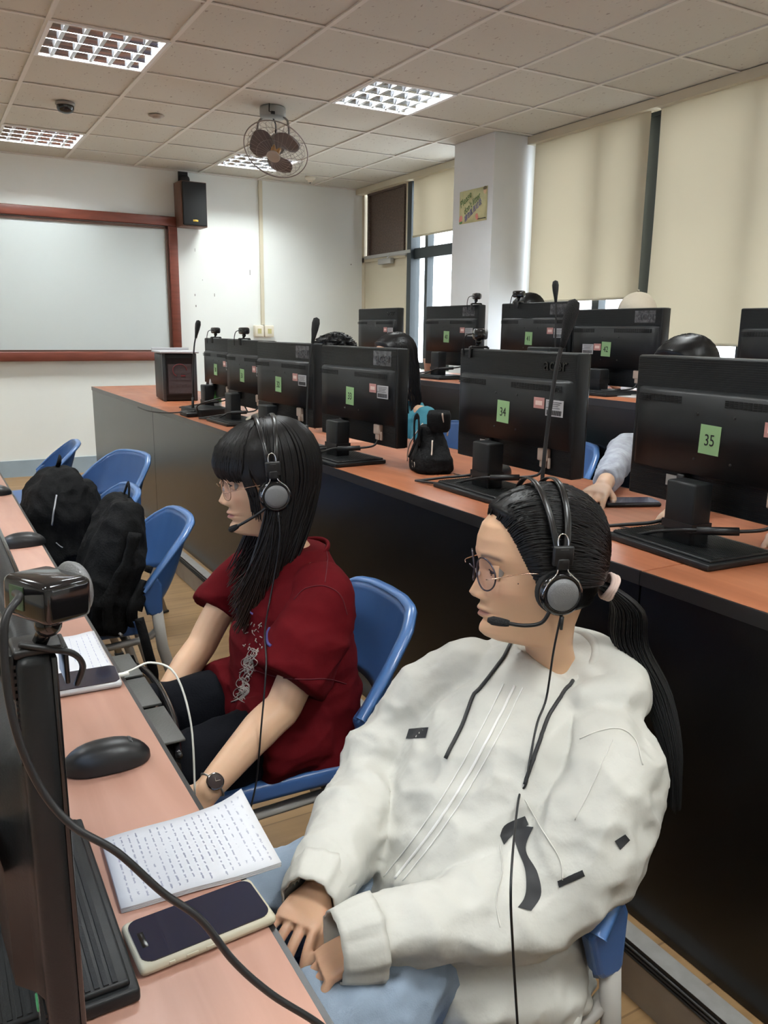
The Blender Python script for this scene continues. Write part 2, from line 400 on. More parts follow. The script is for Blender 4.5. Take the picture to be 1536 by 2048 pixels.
# window wall: low wall, the pillar and strips; windows fill the rest
b = MB()
SILL = 1.10
b.box((XW+.06, (YB+5.28)/2, SILL/2), (.12, 5.28-YB, SILL)); b.box((XW+.06, 6.35, .5), (.12, 1.1, 1.0))
b.box((XW+.06, (YB+YF)/2, 2.83), (.12, YF-YB, .03)); struct(b.build('wall_right', M['wall']))
b = MB(); b.box(((3.93+XW+.12)/2, 5.545, H/2), (XW+.12-3.93, .53, H)); struct(b.build('wall_pillar', M['pillar']))
# ceiling: tile board with an inverted-T grid
holes = []
LX = [-9, -6, -3, 0, 3]; LY = [-11, -7, -3, 1, 5]
holes = [(i, j) for i in LX for j in LY if GX0+i*T > XL+.1 and GY0+j*T > YB+.1]
b = MB()
i0 = int(math.floor((XL-GX0)/T)); i1 = int(math.ceil((XW-GX0)/T)); j0 = int(math.floor((YB-GY0)/T)); j1 = int(math.ceil((YF-GY0)/T))
for i in range(i0, i1):
    for j in range(j0, j1):
        if (i, j) in holes: continue
        x0, x1 = max(XL, GX0+i*T), min(XW, GX0+(i+1)*T); y0, y1 = max(YB, GY0+j*T), min(YF, GY0+(j+1)*T)
        dz = rnd.uniform(0, .002)
        if x1 > x0 and y1 > y0: b.box(((x0+x1)/2, (y0+y1)/2, H+.012+dz), (x1-x0, y1-y0, .02))
b.box(((XL+XW)/2, (YB+YF)/2, H+.17), (XW-XL, YF-YB, .02)); struct(b.build('ceiling', M['tile']))
b = MB()
for i in range(i0+1, i1): b.box((GX0+i*T, (YB+YF)/2, H-.001), (.024, YF-YB, .008))
struct(b.build('trim', M['tbar']))
b = MB()
for j in range(j0+1, j1): b.box(((XL+XW)/2, GY0+j*T, H-.0015), (XW-XL, .020, .005))
struct(b.build('trim', M['tbar']))
b = MB(); b.box(((XL+XW)/2, YF-.01, H-.004), (XW-XL, .02, .012)); struct(b.build('trim', M['tbar']))

# blinds' head rail (cream) and blinds
b = MB(); b.box((4.285, (YB+5.28)/2, H-.03), (.09, 5.28-YB, .055)); b.box((4.285, (5.81+YF)/2, H-.03), (.09, YF-5.81, .055)); struct(b.build('trim', M['cream']))
def window(y0, y1, z0, z1, mull, transom=None):
    t = bpy.data.objects.new('window', None); C.objects.link(t); t.location = (XW+.05, y0, z0); struct(t); KEEP[t.name] = {'wb': (XW+.05, y0, z0)}
    b = MB(); x = XW+.05
    for y in (y0+.03, y1-.03): b.box((x, y, (z0+z1)/2), (.09, .06, z1-z0))
    for z in (z0+.03, z1-.03): b.box((x, (y0+y1)/2, z), (.09, y1-y0, .06))
    for y, wd in mull: b.box((x, y, (z0+z1)/2), (.07, wd, z1-z0))
    if transom: 
        for z, hh in transom: b.box((x, (y0+y1)/2, z), (.08, y1-y0, hh))
    b.build('window_frame', M['dframe'], t)
    b = MB(); b.box((x, (y0+y1)/2, (z0+z1)/2), (.006, y1-y0-.04, z1-z0-.04)); b.build('window_pane', M['glass'], t)
    return t
w1 = window(2.6, 5.28, SILL, H-.02, [(4.55, .07), (4.11, .17), (3.3, .05)]); w1.name = 'window_1'
w2 = window(-.2, 2.6, SILL, H-.02, [(1.2, .07)]); w2.name = 'window_2'
w3 = window(YB, -.2, SILL, H-.02, [(-1.2, .07), (-2.6, .07)]); w3.name = 'window_3'
w4 = window(5.81, 7.16, 1.0, H-.02, [(6.86, .05), (6.36, .03)], [(2.10, .10)]); w4.name = 'window_4'
def blind(name, y0, y1, zb, label, x=4.285, wav=.006):
    t = thing(name, label, 'window blind', (x, (y0+y1)/2, zb), group=None, world=True); KEEP[t.name] = {'wb': (x, (y0+y1)/2, zb)}
    ny, nz = 40, 30; G = []
    for i in range(nz):
        z = zb+(H-.05-zb)*i/(nz-1); row = []
        for j in range(ny):
            y = y0+(y1-y0)*j/(ny-1)
            row.append((x+wav*math.sin(y*7+1.3*math.sin(z*2))*(.4+.6*(H-z)/1.2)*.6+wav*.5*math.sin(y*17+z), y+.01*math.sin(z*1.7+y0), z))
        G.append(row)
    b = MB(); b.grid(G); o = b.build('fabric', M['blind'], t)
    b = MB(); b.tube([(x, y0+.005, zb), (x, y1-.005, zb)], .009, 10); b.build('bottom_bar', M['cream'], t)
    b = MB(); b.tube([(x+.012, y0+.0, H-.045), (x+.012, y1-.0, H-.045)], .02, 12); b.build('roller', M['cream'], t)
    return t
blind('roller_blind', 4.085, 5.225, 1.60, 'beige roller blind right of the pillar, pulled down to the window bottom')
blind('roller_blind', 1.2, 4.015, 1.30, 'wide beige roller blind at the right edge behind the person in the cap')
blind('roller_blind', 6.30, 7.02, 2.25, 'short beige roller blind left of the pillar, rolled half way up')
for (a, c, l_) in ((-1.0, 1.15, 'next after the wide one'), (-3.6, -1.1, 'last one at the back')): blind('roller_blind', a, c, 1.3, 'beige roller blind on the window wall, '+l_)
# door in the corner
t = bpy.data.objects.new('door_1', None); C.objects.link(t); t.location = (XW, 7.62, 0); struct(t); KEEP[t.name] = {'wb': (XW, 7.62, 0)}
b = MB(); b.box((XW+.03, 7.66, 1.04), (.045, .86, 2.08), ch=.004); b.build('door_leaf', M['cream'], t)
b = MB()
for y in (7.18, YF-.025): b.box((XW+.03, y, H/2), (.08, .05, H))
b.box((XW+.03, 7.65, 2.105), (.08, .94, .05)); b.build('door_frame', M['cream'], t)
b = MB(); b.box((XW+.03, 7.62, 2.45), (.03, .84, .62)); b.box((XW+.0, 7.25, 2.45), (.03, .03, .66)); b.box((XW-.0, 7.98, 2.45), (.03, .03, .66)); b.box((XW, 7.62, 2.765), (.03, .76, .03)); b.build('upper_panel', [M['brownp']], t)
b = MB(); b.box((XW-.03, 7.56, 2.06), (.05, .26, .055), ch=.006); b.tube([(XW-.05, 7.5, 2.09), (XW-.14, 7.30, 2.095), (XW-.03, 7.16, 2.10)], .008, 6); b.box((XW-.02, 7.55, 2.125), (.03, .95, .03)); b.build('door_closer', M['alu'], t)
b = MB(); b.tube([(XW-.02, 7.32, 1.0), (XW-.07, 7.32, 1.0), (XW-.07, 7.42, 1.0)], .009, 8); b.build('door_handle', M['chrome'], t)
b = MB(); b.box((XW+.0, 7.105, 1.42), (.06, .075, 2.70)); struct(b.build('trim', M['dframe']))
# pale ground outside so that the view through the glass is not empty
b = MB(); b.box((XW+6, 3, -.6), (11, 30, .1)); struct(b.build('floor', mat('pale paving outside', (.7, .7, .68), .8)))
# ------------------------------------------------------------------ ceiling fittings
def troffer():
    t = thing('ceiling_light', 'x', 'ceiling light', (0, 0, H))
    b = MB(); s = T/2-.014
    for a, c, d in (((-s, 0, -.002), (.022, 2*s+.02, .012), 0), ((s, 0, -.002), (.022, 2*s+.02, .012), 0), ((0, -s, -.002), (2*s, .022, .012), 0), ((0, s, -.002), (2*s, .022, .012), 0)): b.box(a, c)
    b.build('frame', M['white'], t)
    b = MB()
    b.box((0, 0, .115), (2*s, 2*s, .004)); 
    for q in (-1, 1): b.box((q*s, 0, .055), (.004, 2*s, .11)); b.box((0, q*s, .055), (2*s, .004, .11))
    b.build('housing', M['white'], t)
    # louvre: four bright troughs along x, cross fins between
    prof = [(-.073, .002), (-.058, .035), (-.03, .062), (0, .066)]
    for k in range(4):
        y = (k-1.5)*(2*s/4)
        b = MB(); n = 6
        for sg in (-1, 1):
            G = [[(x, y+sg*.068*(1-.55*(h/.05)**1.6), h) for x in (-s, s)] for h in np.linspace(.002, .05, 6)]
            b.grid(G)
        b.build('reflector', mat('louvre mirror', (.50, .51, .54), .16, 1.), t)
    for i in range(5):
        b = MB(); x = (i-2)*(2*s/5.6); b.box((x, 0, .047), (.003, 2*s, .003))
        for k in range(4):
            y = (k-1.5)*(2*s/4); 
            G = [[(x+sg*.011*(1-h/.045), y+yy, h) for yy in (-.066+.5*h, 0, .066-.5*h)] for sg in (-1, 1) for h in ((.045, .002) if sg < 0 else (.002, .045))]
            b.grid(G, False)
        b.build('cross_fin', mat('louvre fin', (.6, .61, .63), .3, .7), t)
    for k in range(4):
        y = (k-1.5)*(2*s/4); b = MB(); b.tube([(-s+.03, y, .078), (s-.03, y, .078)], .008, 8)
        b.build('tube_lamp', mat('lit tube', (.9, .9, .9), .5, emit=(.88, .94, 1.), es=5.), t)
    return t
def lamp_light(t, power):
    ld = bpy.data.lights.new('lamp_light', 'AREA'); ld.shape = 'SQUARE'; ld.size = .52; ld.energy = power; ld.color = (.95, 1., .985)
    lo = bpy.data.objects.new('lamp_light', ld); C.objects.link(lo); lo.parent = t; lo.location = (0, 0, .10)
    return lo
LL = {(0, 1): 'recessed ceiling light with mirrored grid at top left, in front of the dome camera', (0, 5): 'recessed ceiling light with mirrored grid at far left above the whiteboard',
      (3, 1): 'bright recessed ceiling light right of the fan, nearest the pillar', (3, 5): 'bright recessed ceiling light behind the caged fan, near the front wall'}
p = troffer()
n_ = 0
for (i, j) in holes:
    o = p if n_ == 0 else copy_tree(p); n_ += 1
    o.location = (GX0+(i+.5)*T, GY0+(j+.5)*T, H)
    o['label'] = LL.get((i, j), 'recessed ceiling light with mirrored grid behind the camera'); o['group'] = 'recessed ceiling lights'
    lamp_light(o, LAMP_ON)
# orbit fan
fx, fy = 2.263, 5.55
t = thing('ceiling_fan', 'grey caged orbit fan hanging from the ceiling', 'fan', (fx, fy, H), world=True)
b = MB(); b.lathe([(0, H-.001), (.085, H-.001), (.088, H-.01), (.088, H-.06), (.08, H-.068), (0, H-.07)], 28, np.array([[1, 0, 0, fx], [0, 1, 0, fy], [0, 0, 1, 0]])); b.build('mounting_plate', mat('fan mount', (.30, .31, .30), .4), t)
fc = np.array([fx+.01, fy-.02, H-.27]); ax = norm((-.50, -.52, -.80)); FR = frame_to(ax)
side = norm(np.cross(ax, (0, 0, 1)))
for sg in (-1, 1):
    b = MB(); b.tube(smooth_path([(fx, fy, H-.06)+side*sg*.07, (fx, fy, H-.09)+side*sg*.105, (fx, fy, H-.16)+side*sg*.115, (fx, fy, H-.235)+side*sg*.105], 5), .011, 8, flat=.6); b.build('yoke_arm', M['fan'], t)
b = MB(); b.tube(smooth_path([(fx, fy, H-.06), (fx+.03, fy+.02, H-.11), (fx+.02, fy+.01, H-.17)]), .006, 6); b.build('power_cable', M['black'], t)
b = MB(); b.tube([(fx-.06, fy-.09, H-.002), (fx-.062, fy-.09, H-.05), (fx-.03, fy-.085, H-.055)], .004, 6); b.box((fx-.035, fy-.088, H-.055), (.025, .012, .018)); b.build('pull_switch', M['black'], t)
def FL(x, y, z): return fc+FR@np.array([x, y, z])
b = MB(); b.lathe([(0, -.13), (.045, -.125), (.062, -.09), (.062, -.04), (.05, -.02), (0, -.015)], 24, np.hstack([FR, (fc)[:, None]])); b.build('motor', M['fan'], t)
b = MB(); b.lathe([(0, .035), (.03, .032), (.034, 0), (.034, -.02), (0, -.02)], 18, np.hstack([FR, fc[:, None]])); b.build('hub', mat('amber plastic', (.45, .22, .05), .3), t)
for k in range(3):
    a0 = 2*PI*k/3+.5; G = []
    for i, r in enumerate(np.linspace(.03, .178, 10)):
        wd = .22+.78*math.sin(PI*(.10+.86*i/9))**.6
        row = [FL(r*math.cos(a0+wd*q*.86), r*math.sin(a0+wd*q*.86), .025*q*(1-.3*i/9)+.0) for q in np.linspace(-1, 1, 8)]
        G.append(row)
    b = MB(); b.grid(G); o = b.build('blade', M['fanb'], t); so = o.modifiers.new('s', 'SOLIDIFY'); so.thickness = .003
R_ = .222
b = MB(); b.tube([FL(R_*math.cos(a), R_*math.sin(a), 0) for a in np.linspace(0, 2*PI, 49)[:-1]], .0042, 8, closed=True)
b.tube([FL(.12*math.cos(a), .12*math.sin(a), .058) for a in np.linspace(0, 2*PI, 37)[:-1]], .0016, 5, closed=True)
b.tube([FL(.19*math.cos(a), .19*math.sin(a), .028) for a in np.linspace(0, 2*PI, 37)[:-1]], .0014, 5, closed=True)
for k in range(30):
    a = 2*PI*k/30
    b.tube([FL(r*math.cos(a+tw), r*math.sin(a+tw), z) for r, z, tw in ((.045, .068, 0), (.09, .066, .10), (.14, .054, .22), (.185, .03, .32), (.203, .0, .36))], .0012, 4)
    b.tube([FL(r*math.cos(a+tw), r*math.sin(a+tw), z) for r, z, tw in ((.203, .0, .36), (.19, -.04, .36), (.13, -.075, .36), (.055, -.085, .36))], .0012, 4)
b.build('cage', mat('fan cage wire', (.27, .24, .23), .35, .4), t)
b = MB(); b.lathe([(0, .074), (.042, .073), (.047, .068), (.045, .064), (0, .064)], 28, np.hstack([FR, fc[:, None]])); b.build('cage_badge', mat('fan badge', (.38, .33, .28), .4), t)
# dome camera, round vent, smoke detector
t = thing('dome_camera', 'small black dome camera on the ceiling at upper left', 'security camera', (1.035, 6.18, H), world=True)
b = MB(); b.lathe([(0, H-.001), (.062, H-.001), (.064, H-.014), (.056, H-.02)], 24, np.array([[1, 0, 0, 1.035], [0, 1, 0, 6.18], [0, 0, 1, 0]])); b.build('mount_ring', mat('camera ring', (.25, .24, .23), .4), t)
b = MB(); b.lathe([(.056, H-.018), (.056, H-.04), (.045, H-.058), (.02, H-.067), (0, H-.069)], 24, np.array([[1, 0, 0, 1.035], [0, 1, 0, 6.18], [0, 0, 1, 0]])); b.build('dome', M['blackg'], t)
b = MB(); b.lathe([(0, H-.001), (.05, H-.001), (.055, H-.006), (.045, H-.012), (.03, H-.012), (.028, H-.02), (0, H-.021)], 26, np.array([[1, 0, 0, 1.642], [0, 1, 0, 6.174], [0, 0, 1, 0]]))
tag(b.build('ceiling_sensor', mat('sensor plastic', (.40, .34, .29), .5), None), 'round flush beige sensor on the ceiling left of the fan', 'sensor')
t = thing('smoke_detector', 'small cream smoke detector on the ceiling edge near the front wall', 'smoke detector', (3.52, 7.70, H), world=True)
b = MB(); b.lathe([(0, H-.001), (.05, H-.001), (.052, H-.02), (.04, H-.035), (0, H-.036)], 24, np.array([[1, 0, 0, 3.52], [0, 1, 0, 7.70], [0, 0, 1, 0]])); b.build('body', M['creamp'], t)
b = MB(); b.lathe([(.024, H-.03), (.026, H-.05), (.015, H-.056), (0, H-.057)], 18, np.array([[1, 0, 0, 3.52], [0, 1, 0, 7.70], [0, 0, 1, 0]])); b.build('sensor_head', M['creamp'], t); b = MB(); b.sph((3.52, 7.70, H-.058), .009, 8); b.build('sensor_eye', mat('dark sensor', (.05, .045, .04), .4), t)
# ------------------------------------------------------------------ front wall things
t = thing('whiteboard', 'large whiteboard in a dark red wooden frame on the front wall', 'whiteboard', (.4, YF, 1.06), world=True)
x0, x1, z0, z1 = -1.9, 2.29, 1.055, 2.395; fw = .085
b = MB(); b.box(((x0+x1)/2, YF-.02, (z0+z1)/2), (x1-x0-.1, .02, z1-z0-.1)); b.build('board', M['whiteboard'], t)
for c, d in ((((x0+x1)/2, YF-.035, z1-fw/2), (x1-x0, .07, fw)), (((x0+x1)/2, YF-.035, z0+fw/2), (x1-x0, .07, fw)), ((x0+fw/2, YF-.035, (z0+z1)/2), (fw, .07, z1-z0-2*fw)), ((x1-fw/2, YF-.035, (z0+z1)/2), (fw, .07, z1-z0-2*fw))):
    b = MB(); b.rbox(c, d, .008); b.build('frame', M['redwood'], t)
for c, d in ((((x0+x1)/2, YF-.03, z1-fw-.018), (x1-x0-2*fw, .03, .022)), (((x0+x1)/2, YF-.03, z0+fw+.008), (x1-x0-2*fw, .03, .016)), ((x1-fw-.012, YF-.03, (z0+z1)/2), (.026, .03, z1-z0-2*fw))):
    b = MB(); b.box(c, d); b.build('inner_rail', mat('brown rail', (.11, .06, .045), .35), t)
t = thing('loudspeaker', 'black fronted loudspeaker in a wooden cabinet on the front wall', 'loudspeaker', (2.41, YF, 2.3), world=True)
SR = rotz(.04)
def SP(x, y, z): return SR@np.array([x, y, z])+np.array([2.41, YF-.16, 2.5])
b = MB(); b.box(SP(0, .03, 0), (.25, .20, .40), R=SR, ch=.004); b.build('cabinet', M['spkwood'], t)
b = MB(); b.box(SP(0, -.083, 0), (.232, .026, .385), R=SR, ch=.01); b.build('grille', mat('speaker cloth', (.012, .013, .014), .9, bump=.3, bscale=500), t)
b = MB(); b.box(SP(0.0, -.098, -.15), (.05, .004, .017), R=SR, ch=.002); b.build('badge', mat('gold badge', (.55, .38, .08), .3, .9), t)
b = MB(); b.lathe([(0, -.02), (.045, -.02), (.05, 0), (.045, .02), (0, .02)], 20, np.hstack([rotx(PI/2), np.array([[2.38], [YF-.06], [2.735]])])); b.tube([(2.38, YF-.06, 2.75), (2.38, YF-.01, 2.78)], .012, 8); b.box((2.38, YF-.01, 2.76), (.09, .018, .12)); b.build('wall_bracket', M['black'], t)
t = thing('cable_conduit', 'cream cable duct running down the front wall to a socket box', 'conduit', (3.158, YF, 1.30), world=True)
b = MB(); b.box((3.158, YF-.012, 2.11), (.035, .024, 1.40)); b.build('duct', M['cream'], t)
t2 = thing('wall_socket', 'double cream socket box at the foot of the wall duct', 'socket', (3.155, YF, 1.30), world=True)
for q in (-.055, .055):
    b = MB(); b.rbox((3.158+q, YF-.03, 1.345), (.10, .06, .12), .01); b.build('socket_plate', M['creamp'], t2)
    b = MB(); b.box((3.158+q, YF-.061, 1.345), (.04, .004, .05)); b.build('socket_face', mat('sockets yellow', (.5, .45, .2), .5), t2)
# marks on the wall
b = MB()
for (px, py, sx, sz) in ((500, 545, .006, .05), (390, 590, .008, .02), (392, 612, .008, .02), (429, 590, .006, .03), (405, 560, .004, .012), (702, 529, .012, .012), (390, 500, .004, .03)):
    c = PY(px, py, YF); b.box((c[0], YF-.0008, c[2]), (sx, .0015, sz))
struct(b.build('trim', mat('wall scuffs', (.25, .24, .23), .8)))
# poster on the pillar
t = thing('poster', 'yellow paper poster on the pillar reading Please don\'t litter', 'poster', (3.929, 5.53, 2.2), world=True)
b = MB(); yb = [5.715, 5.345]
b.grid([[(3.927-.002*math.sin(i*.8), yb[0]+(yb[1]-yb[0])*i/8, z) for i in range(9)] for z in (2.205, 2.33, 2.452)]); o = b.build('sheet', mat('poster paper', (.62, .60, .33), .6, var=.1, vscale=14), t); o.modifiers.new('s', 'SOLIDIFY').thickness = .0012
th = .48
Rp = np.stack([np.array([0, -math.cos(th), math.sin(th)]), np.array([0, math.sin(th)*.5, 1.]), np.array([-1., 0, 0])], 1)
pg = mat('poster green', (.08, .20, .06), .6); pb = mat('poster blue', (.10, .10, .35), .6)
b = MB(); put_text(b, 'Please', .072, (3.9235, 5.625, 2.385), Rp, .92); put_text(b, "don't litter", .070, (3.9235, 5.54, 2.345), Rp, .78); b.build('lettering', pg, t)
b = MB(); put_text(b, '請勿亂丟垃圾', .052, (3.9235, 5.525, 2.290), Rp, .8); b.build('lettering', pb, t)
b = MB()
for y, z, r in ((5.69, 2.245, .022), (5.70, 2.235, .016), (5.68, 2.25, .014), (5.475, 2.245, .018), (5.465, 2.232, .014)): b.sph((3.9255, y, z), (.0012, r, r*1.2), 8)
b.build('flower', mat('poster pink', (.65, .25, .20), .6), t)
b = MB(); b.sph((3.9255, 5.69, 2.218), (.001, .022, .012), 8); b.build('leaf', pg, t)
b = MB(); b.sph((3.9255, 5.375, 2.425), (.0012, .024, .028), 10); b.build('round_face', mat('poster skin', (.60, .42, .25), .6), t)
b = MB(); b.sph((3.9248, 5.375, 2.440), (.001, .024, .014), 8); b.build('dark_cap', mat('poster brown', (.16, .12, .05), .6), t)
b = MB(); b.box((3.9252, 5.41, 2.222), (.001, .11, .006)); b.build('small_print', M['dink'], t)
# ------------------------------------------------------------------ desks
def desk(x0, x1, y0, y1, zb, zt, label, group, name='computer_desk', top='deskw'):
    t = thing(name, label, 'desk', ((x0+x1)/2, (y0+y1)/2, zb), group=group, world=True)
    g = .0025
    b = MB(); b.rbox(((x0+x1)/2, (y0+y1)/2, zt-.0135), (x1-x0-.004, y1-y0-g, .027), .002); b.build('worktop', M[top], t)
    b = MB(); b.box((x0+.0015, (y0+y1)/2, zt-.014), (.006, y1-y0-g, .0285)); b.box((x1-.0015, (y0+y1)/2, zt-.014), (.006, y1-y0-g, .0285)); b.build('edge_band', mat('edge band', (.02, .018, .018), .3), t)
    b = MB(); b.box((x0+.012, (y0+y1)/2, (zb+zt-.028)/2+.001), (.018, y1-y0-g*2, zt-.028-zb-.002)); b.build('front_panel', M['lacq'], t)
    for y in (y0+.012, y1-.012): 
        b = MB(); b.box(((x0+x1)/2+.01, y, (zb+zt-.028)/2+.001), (x1-x0-.06, .018, zt-.03-zb)); b.build('side_panel', M['lacq'], t)
    return t
Z1, Z2, Z3 = .760, .893, 1.093
for k, (a, c) in enumerate(((-2.8, -.9), (-.9, 1.95), (1.95, 3.9), (3.9, 5.9))):
    desk(-.42, .262, a, c, 0, Z1, ['front row desk behind the camera', 'nearest front row desk with the phones and the open notes on it', 'front row desk beside the chair with the strap backpack', 'front row desk beside the far blue chairs at the left edge'][k], 'front row desks', top='desk_sheen')
for k, (a, c) in enumerate(((-2.8, -.85), (-.85, 1.10), (1.10, 3.05), (3.05, 5.0), (5.0, 6.95))):
    desk(1.22, 1.87, a, c, P2, Z2, ['middle row desk behind the camera', 'middle row desk at the right edge, right of the seam under screen 35', 'middle row desk with screens 34 and 35 behind the girl in white', 'middle row desk with the screens beyond 33, behind the girl in red', 'end desk of the middle row carrying the computer tower'][k], 'middle row desks')
for k, (a, c) in enumerate(((-.8, 1.3), (1.3, 3.4), (3.4, 5.35))):
    desk(2.45, 3.10, a, c, P3, Z3, ['back row desk at the right edge', 'back row desk with screens 41 and 42', 'back row desk with screen 40 nearest the door'][k], 'back row desks')
# ------------------------------------------------------------------ monitors
RB = np.stack([np.array([0, -1., 0]), np.array([0, 0, 1.]), np.array([-1., 0, 0])], 1)
def monitor(num, label, loc, rz, dz=0., stick='std', logo='acer', torn=False, wires=True, tilt=0., th=.044, bdx=0.):
    t = thing('computer_monitor', label, 'monitor', loc, rz, group='black monitors on the desks')
    b = MB()
    b.rbox((bdx, 0, .008), (.205, .30, .014), .003); b.rbox((bdx+.003, 0, .017), (.185, .285, .008), .003); o = b.build('stand_base', M['casing'], t)
    b = MB()
    for k in range(22): b.box((bdx-.083+k*.0079, 0, .0213), (.0045, .279, .0016))
    b.build('base_ribs', M['casing'], o)
    b = MB(); b.rbox((-.012, 0, .085+dz/2), (.055, .082, .135+dz), .006); b.build('stand_neck', M['casing'], t)
    z0 = .075+dz; z1 = z0+.338; W = .54; xb = .062+.044-th
    RT_ = roty(tilt)
    b = MB(); b.rbox((xb+.005+th/2, 0, (z0+z1)/2), (th, W, z1-z0), .006); b.build('screen_body', M['casing'], t)
    b = MB()
    for k in range(15): b.box((xb+.0047, 0, z1-.006-k*.0048), (.0022, W-.012, .0026))
    for k in range(16): b.box((xb+.0047, 0, z0+.004+k*.0044), (.0022, W-.012, .0023))
    b.build('back_ribs', M['casing'], t)
    # bulged rear housing with rounded left and right flanks
    b = MB(); G = []
    for z, ins in ((z0+.076, .0), (z0+.080, 1.), (z0+.256, 1.), (z0+.262, .55), (z0+.266, 0)):
        row = []
        for y in np.r_[-.262, -.258, -.25, np.linspace(-.235, .235, 9), .25, .258, .262]:
            e = 1-sm(.225, .262, abs(y)); row.append((xb+.006-.022*ins*max(.05, e), y, z))
        G.append(row)
    b.grid(G); 
    b.build('rear_housing', M['casing'], t)
    for (ya, yb_) in ((-.235, -.03), (.10, .235)):
        b = MB()
        for k in range(4):
            for q in np.arange(ya, yb_, .012): b.box((xb-.0160, q+.005, z0+.249-k*.0042), (.0015, .0095, .0022))
        b.build('air_vents', mat('vent black', (.002, .002, .002), .9), t)
    b = MB()
    for y in (-.05, .05):
        for z in (z0+.115, z0+.215): b.sph((xb-.016, y, z), (.0012, .0035, .0035), 6)
    b.build('screw_holes', M['black'], t)
    b = MB(); b.rbox((xb+.0056+th, 0, (z0+z1)/2), (.004, W-.004, z1-z0-.004), .001); b.build('bezel', M['blackg'], t)
    b = MB(); b.box((xb+.008+th, 0, (z0+z1)/2+.005), (.0012, W-.035, z1-z0-.04)); b.build('screen', mat('screen glow', (.02, .03, .05), .15, emit=(.55, .7, .95), es=.8), t)
    # logo
    b = MB()
    if logo: put_text(b, 'acer', .052, (xb+.0025, -.185, z1-.034), RB, 1.08, .0018); b.build('logo', mat('logo black', (.004, .004, .004), .25) if not torn else mat('logo worn', (.06, .063, .068), .5), t)
    if torn:
        b = MB(); b.box((xb+.0035, -.175, z1-.036), (.0008, .115, .05)); b.build('sticker_residue', mat('glue residue', (.10, .10, .105), .7, var=.7, vscale=70), t)
    xs = xb-.0175
    if stick == 'std': ny, py_, wy = .01, -.148, -.212
    else: ny, py_, wy = .02, .075, .135
    if num:
        b = MB(); b.box((xs+.0004, ny, z0+.162), (.001, .056, .064), R=rotx(.03)); st = b.build('number_sticker', M['green'], t)
        b = MB(); put_text(b, num, .036, (xs-.0003, ny, z0+.160), RB, .82); b.build('number', M['dink'], st)
    zz = .19 if stick == 'std' else .16
    b = MB(); b.box((xs+.0006, py_, z0+zz+.01), (.001, .044, .030)); st = b.build('pink_sticker', M['pink'], t)
    b = MB(); b.box((xs-.0002, py_, z0+zz+.01), (.0006, .028, .012)); b.build('print', mat('pale print', (.78, .6, .55), .7), st)
    b = MB(); b.box((xs+.0006, wy, z0+zz), (.001, .070, .044)); st = b.build('barcode_sticker', M['wlab'], t)
    b = MB()
    for k in range(24): b.box((xs-.0002, wy+.029-k*.0025, z0+zz-.012), (.0006, .0006+.0011*((k*7) % 3 == 0), .013))
    for k in range(4): b.box((xs-.0002, wy+.002*k, z0+zz+.016-k*.0052), (.0006, .056-.009*(k % 3), .0012))
    b.build('barcode', M['dink'], st)
    # rating label, power lead and video lead
    b = MB(); b.box((xb+.0035, .118, z0+.052), (.001, .055, .026)); b.build('rating_label', mat('rating label', (.5, .5, .48), .6), t)
    if wires:
        b = MB(); b.rbox((xb-.006, .085, z0+.057), (.022, .022, .036), .004)
        b.tube(smooth_path([(xb-.006, .085, z0+.042), (xb-.012, .083, z0+.0), (xb-.05, .10, z0-.035), (xb-.11, .17, .022), (xb-.17, .235, .006)]), .0042, 8); b.build('power_lead', M['black'], t)
        b = MB(); b.rbox((xb-.004, -.165, z0+.058), (.017, .040, .036), .004); b.rbox((xb-.004, -.165, z0+.034), (.012, .024, .026), .004)
        b.rbox((xb-.004, -.188, z0+.036), (.008, .007, .03), .002); b.build('video_plug', M['beigep'], t)
        b = MB(); pth = smooth_path([(xb-.004, -.165, z0+.024), (xb-.02, -.16, z0+.0), (xb-.06, -.11, z0-.012), (-.052, -.045, z0-.018), (-.05, .04, z0-.04), (-.07, .12, .012), (-.11, .24, .006)])
        b.tube(pth, .0038, 8); b.build('video_lead', M['black'], t)
        a_, c_ = np.array((xb-.05, -.12, z0-.011)), np.array((-.045, -.06, z0-.017)); b = MB(); b.tube([a_, c_], .0088, 10); b.build('ferrite_bead', M['black'], t)
        b = MB(); b.box((-.012, 0, .058), (.059, .086, .018)); b.build('cable_tie', M['black'], t)
    return t
def loc_m(xback, yc, z): return (xback-.045, yc, z)
monitor('35', 'large black monitor numbered 35 on a green sticker, at the right edge', (1.445, 1.175, Z2), -.06, dz=.002, torn=False)
monitor('34', 'black monitor numbered 34 on a green sticker, webcam clipped on its top left', (1.44, 1.895, Z2), 0, dz=-.0, logo='acer')
monitor('33', 'black monitor numbered 33 with a scratched patch over its logo, left of the lunch bag', (1.32, 2.64, Z2), .05, dz=-.005, torn=True)
monitor('32', 'black monitor numbered 32, between 33 and 31 on the middle row', (1.295, 3.26, Z2), .06, torn=True)
monitor('31', 'middle row monitor numbered 31 with a webcam on top, second from the left end', (1.385, 3.96, Z2), .03, logo=None)
monitor('30', 'middle row monitor numbered 30 with a webcam on top, beside the computer tower', (1.455, 4.60, Z2), 0., logo=None)
monitor(None, 'back row monitor with no number sticker, in front of the cream door', (2.645, 4.875, Z3), 0)
monitor('40', 'back row monitor numbered 40 with torn tape and a webcam on its top corner', (2.645, 4.0, Z3), 0, torn=True)
monitor('41', 'back row monitor numbered 41 with a webcam on top, right of the pillar', (2.645, 3.26, Z3), 0, dz=.0, torn=True)
monitor('42', 'back row monitor numbered 42 in front of the person in the cap', (2.645, 2.71, Z3), 0, dz=-.04, stick='rev', torn=True)
monitor(None, 'back row monitor cut by the right edge above monitor 35', (2.645, 1.80, Z3), 0, dz=-.05)
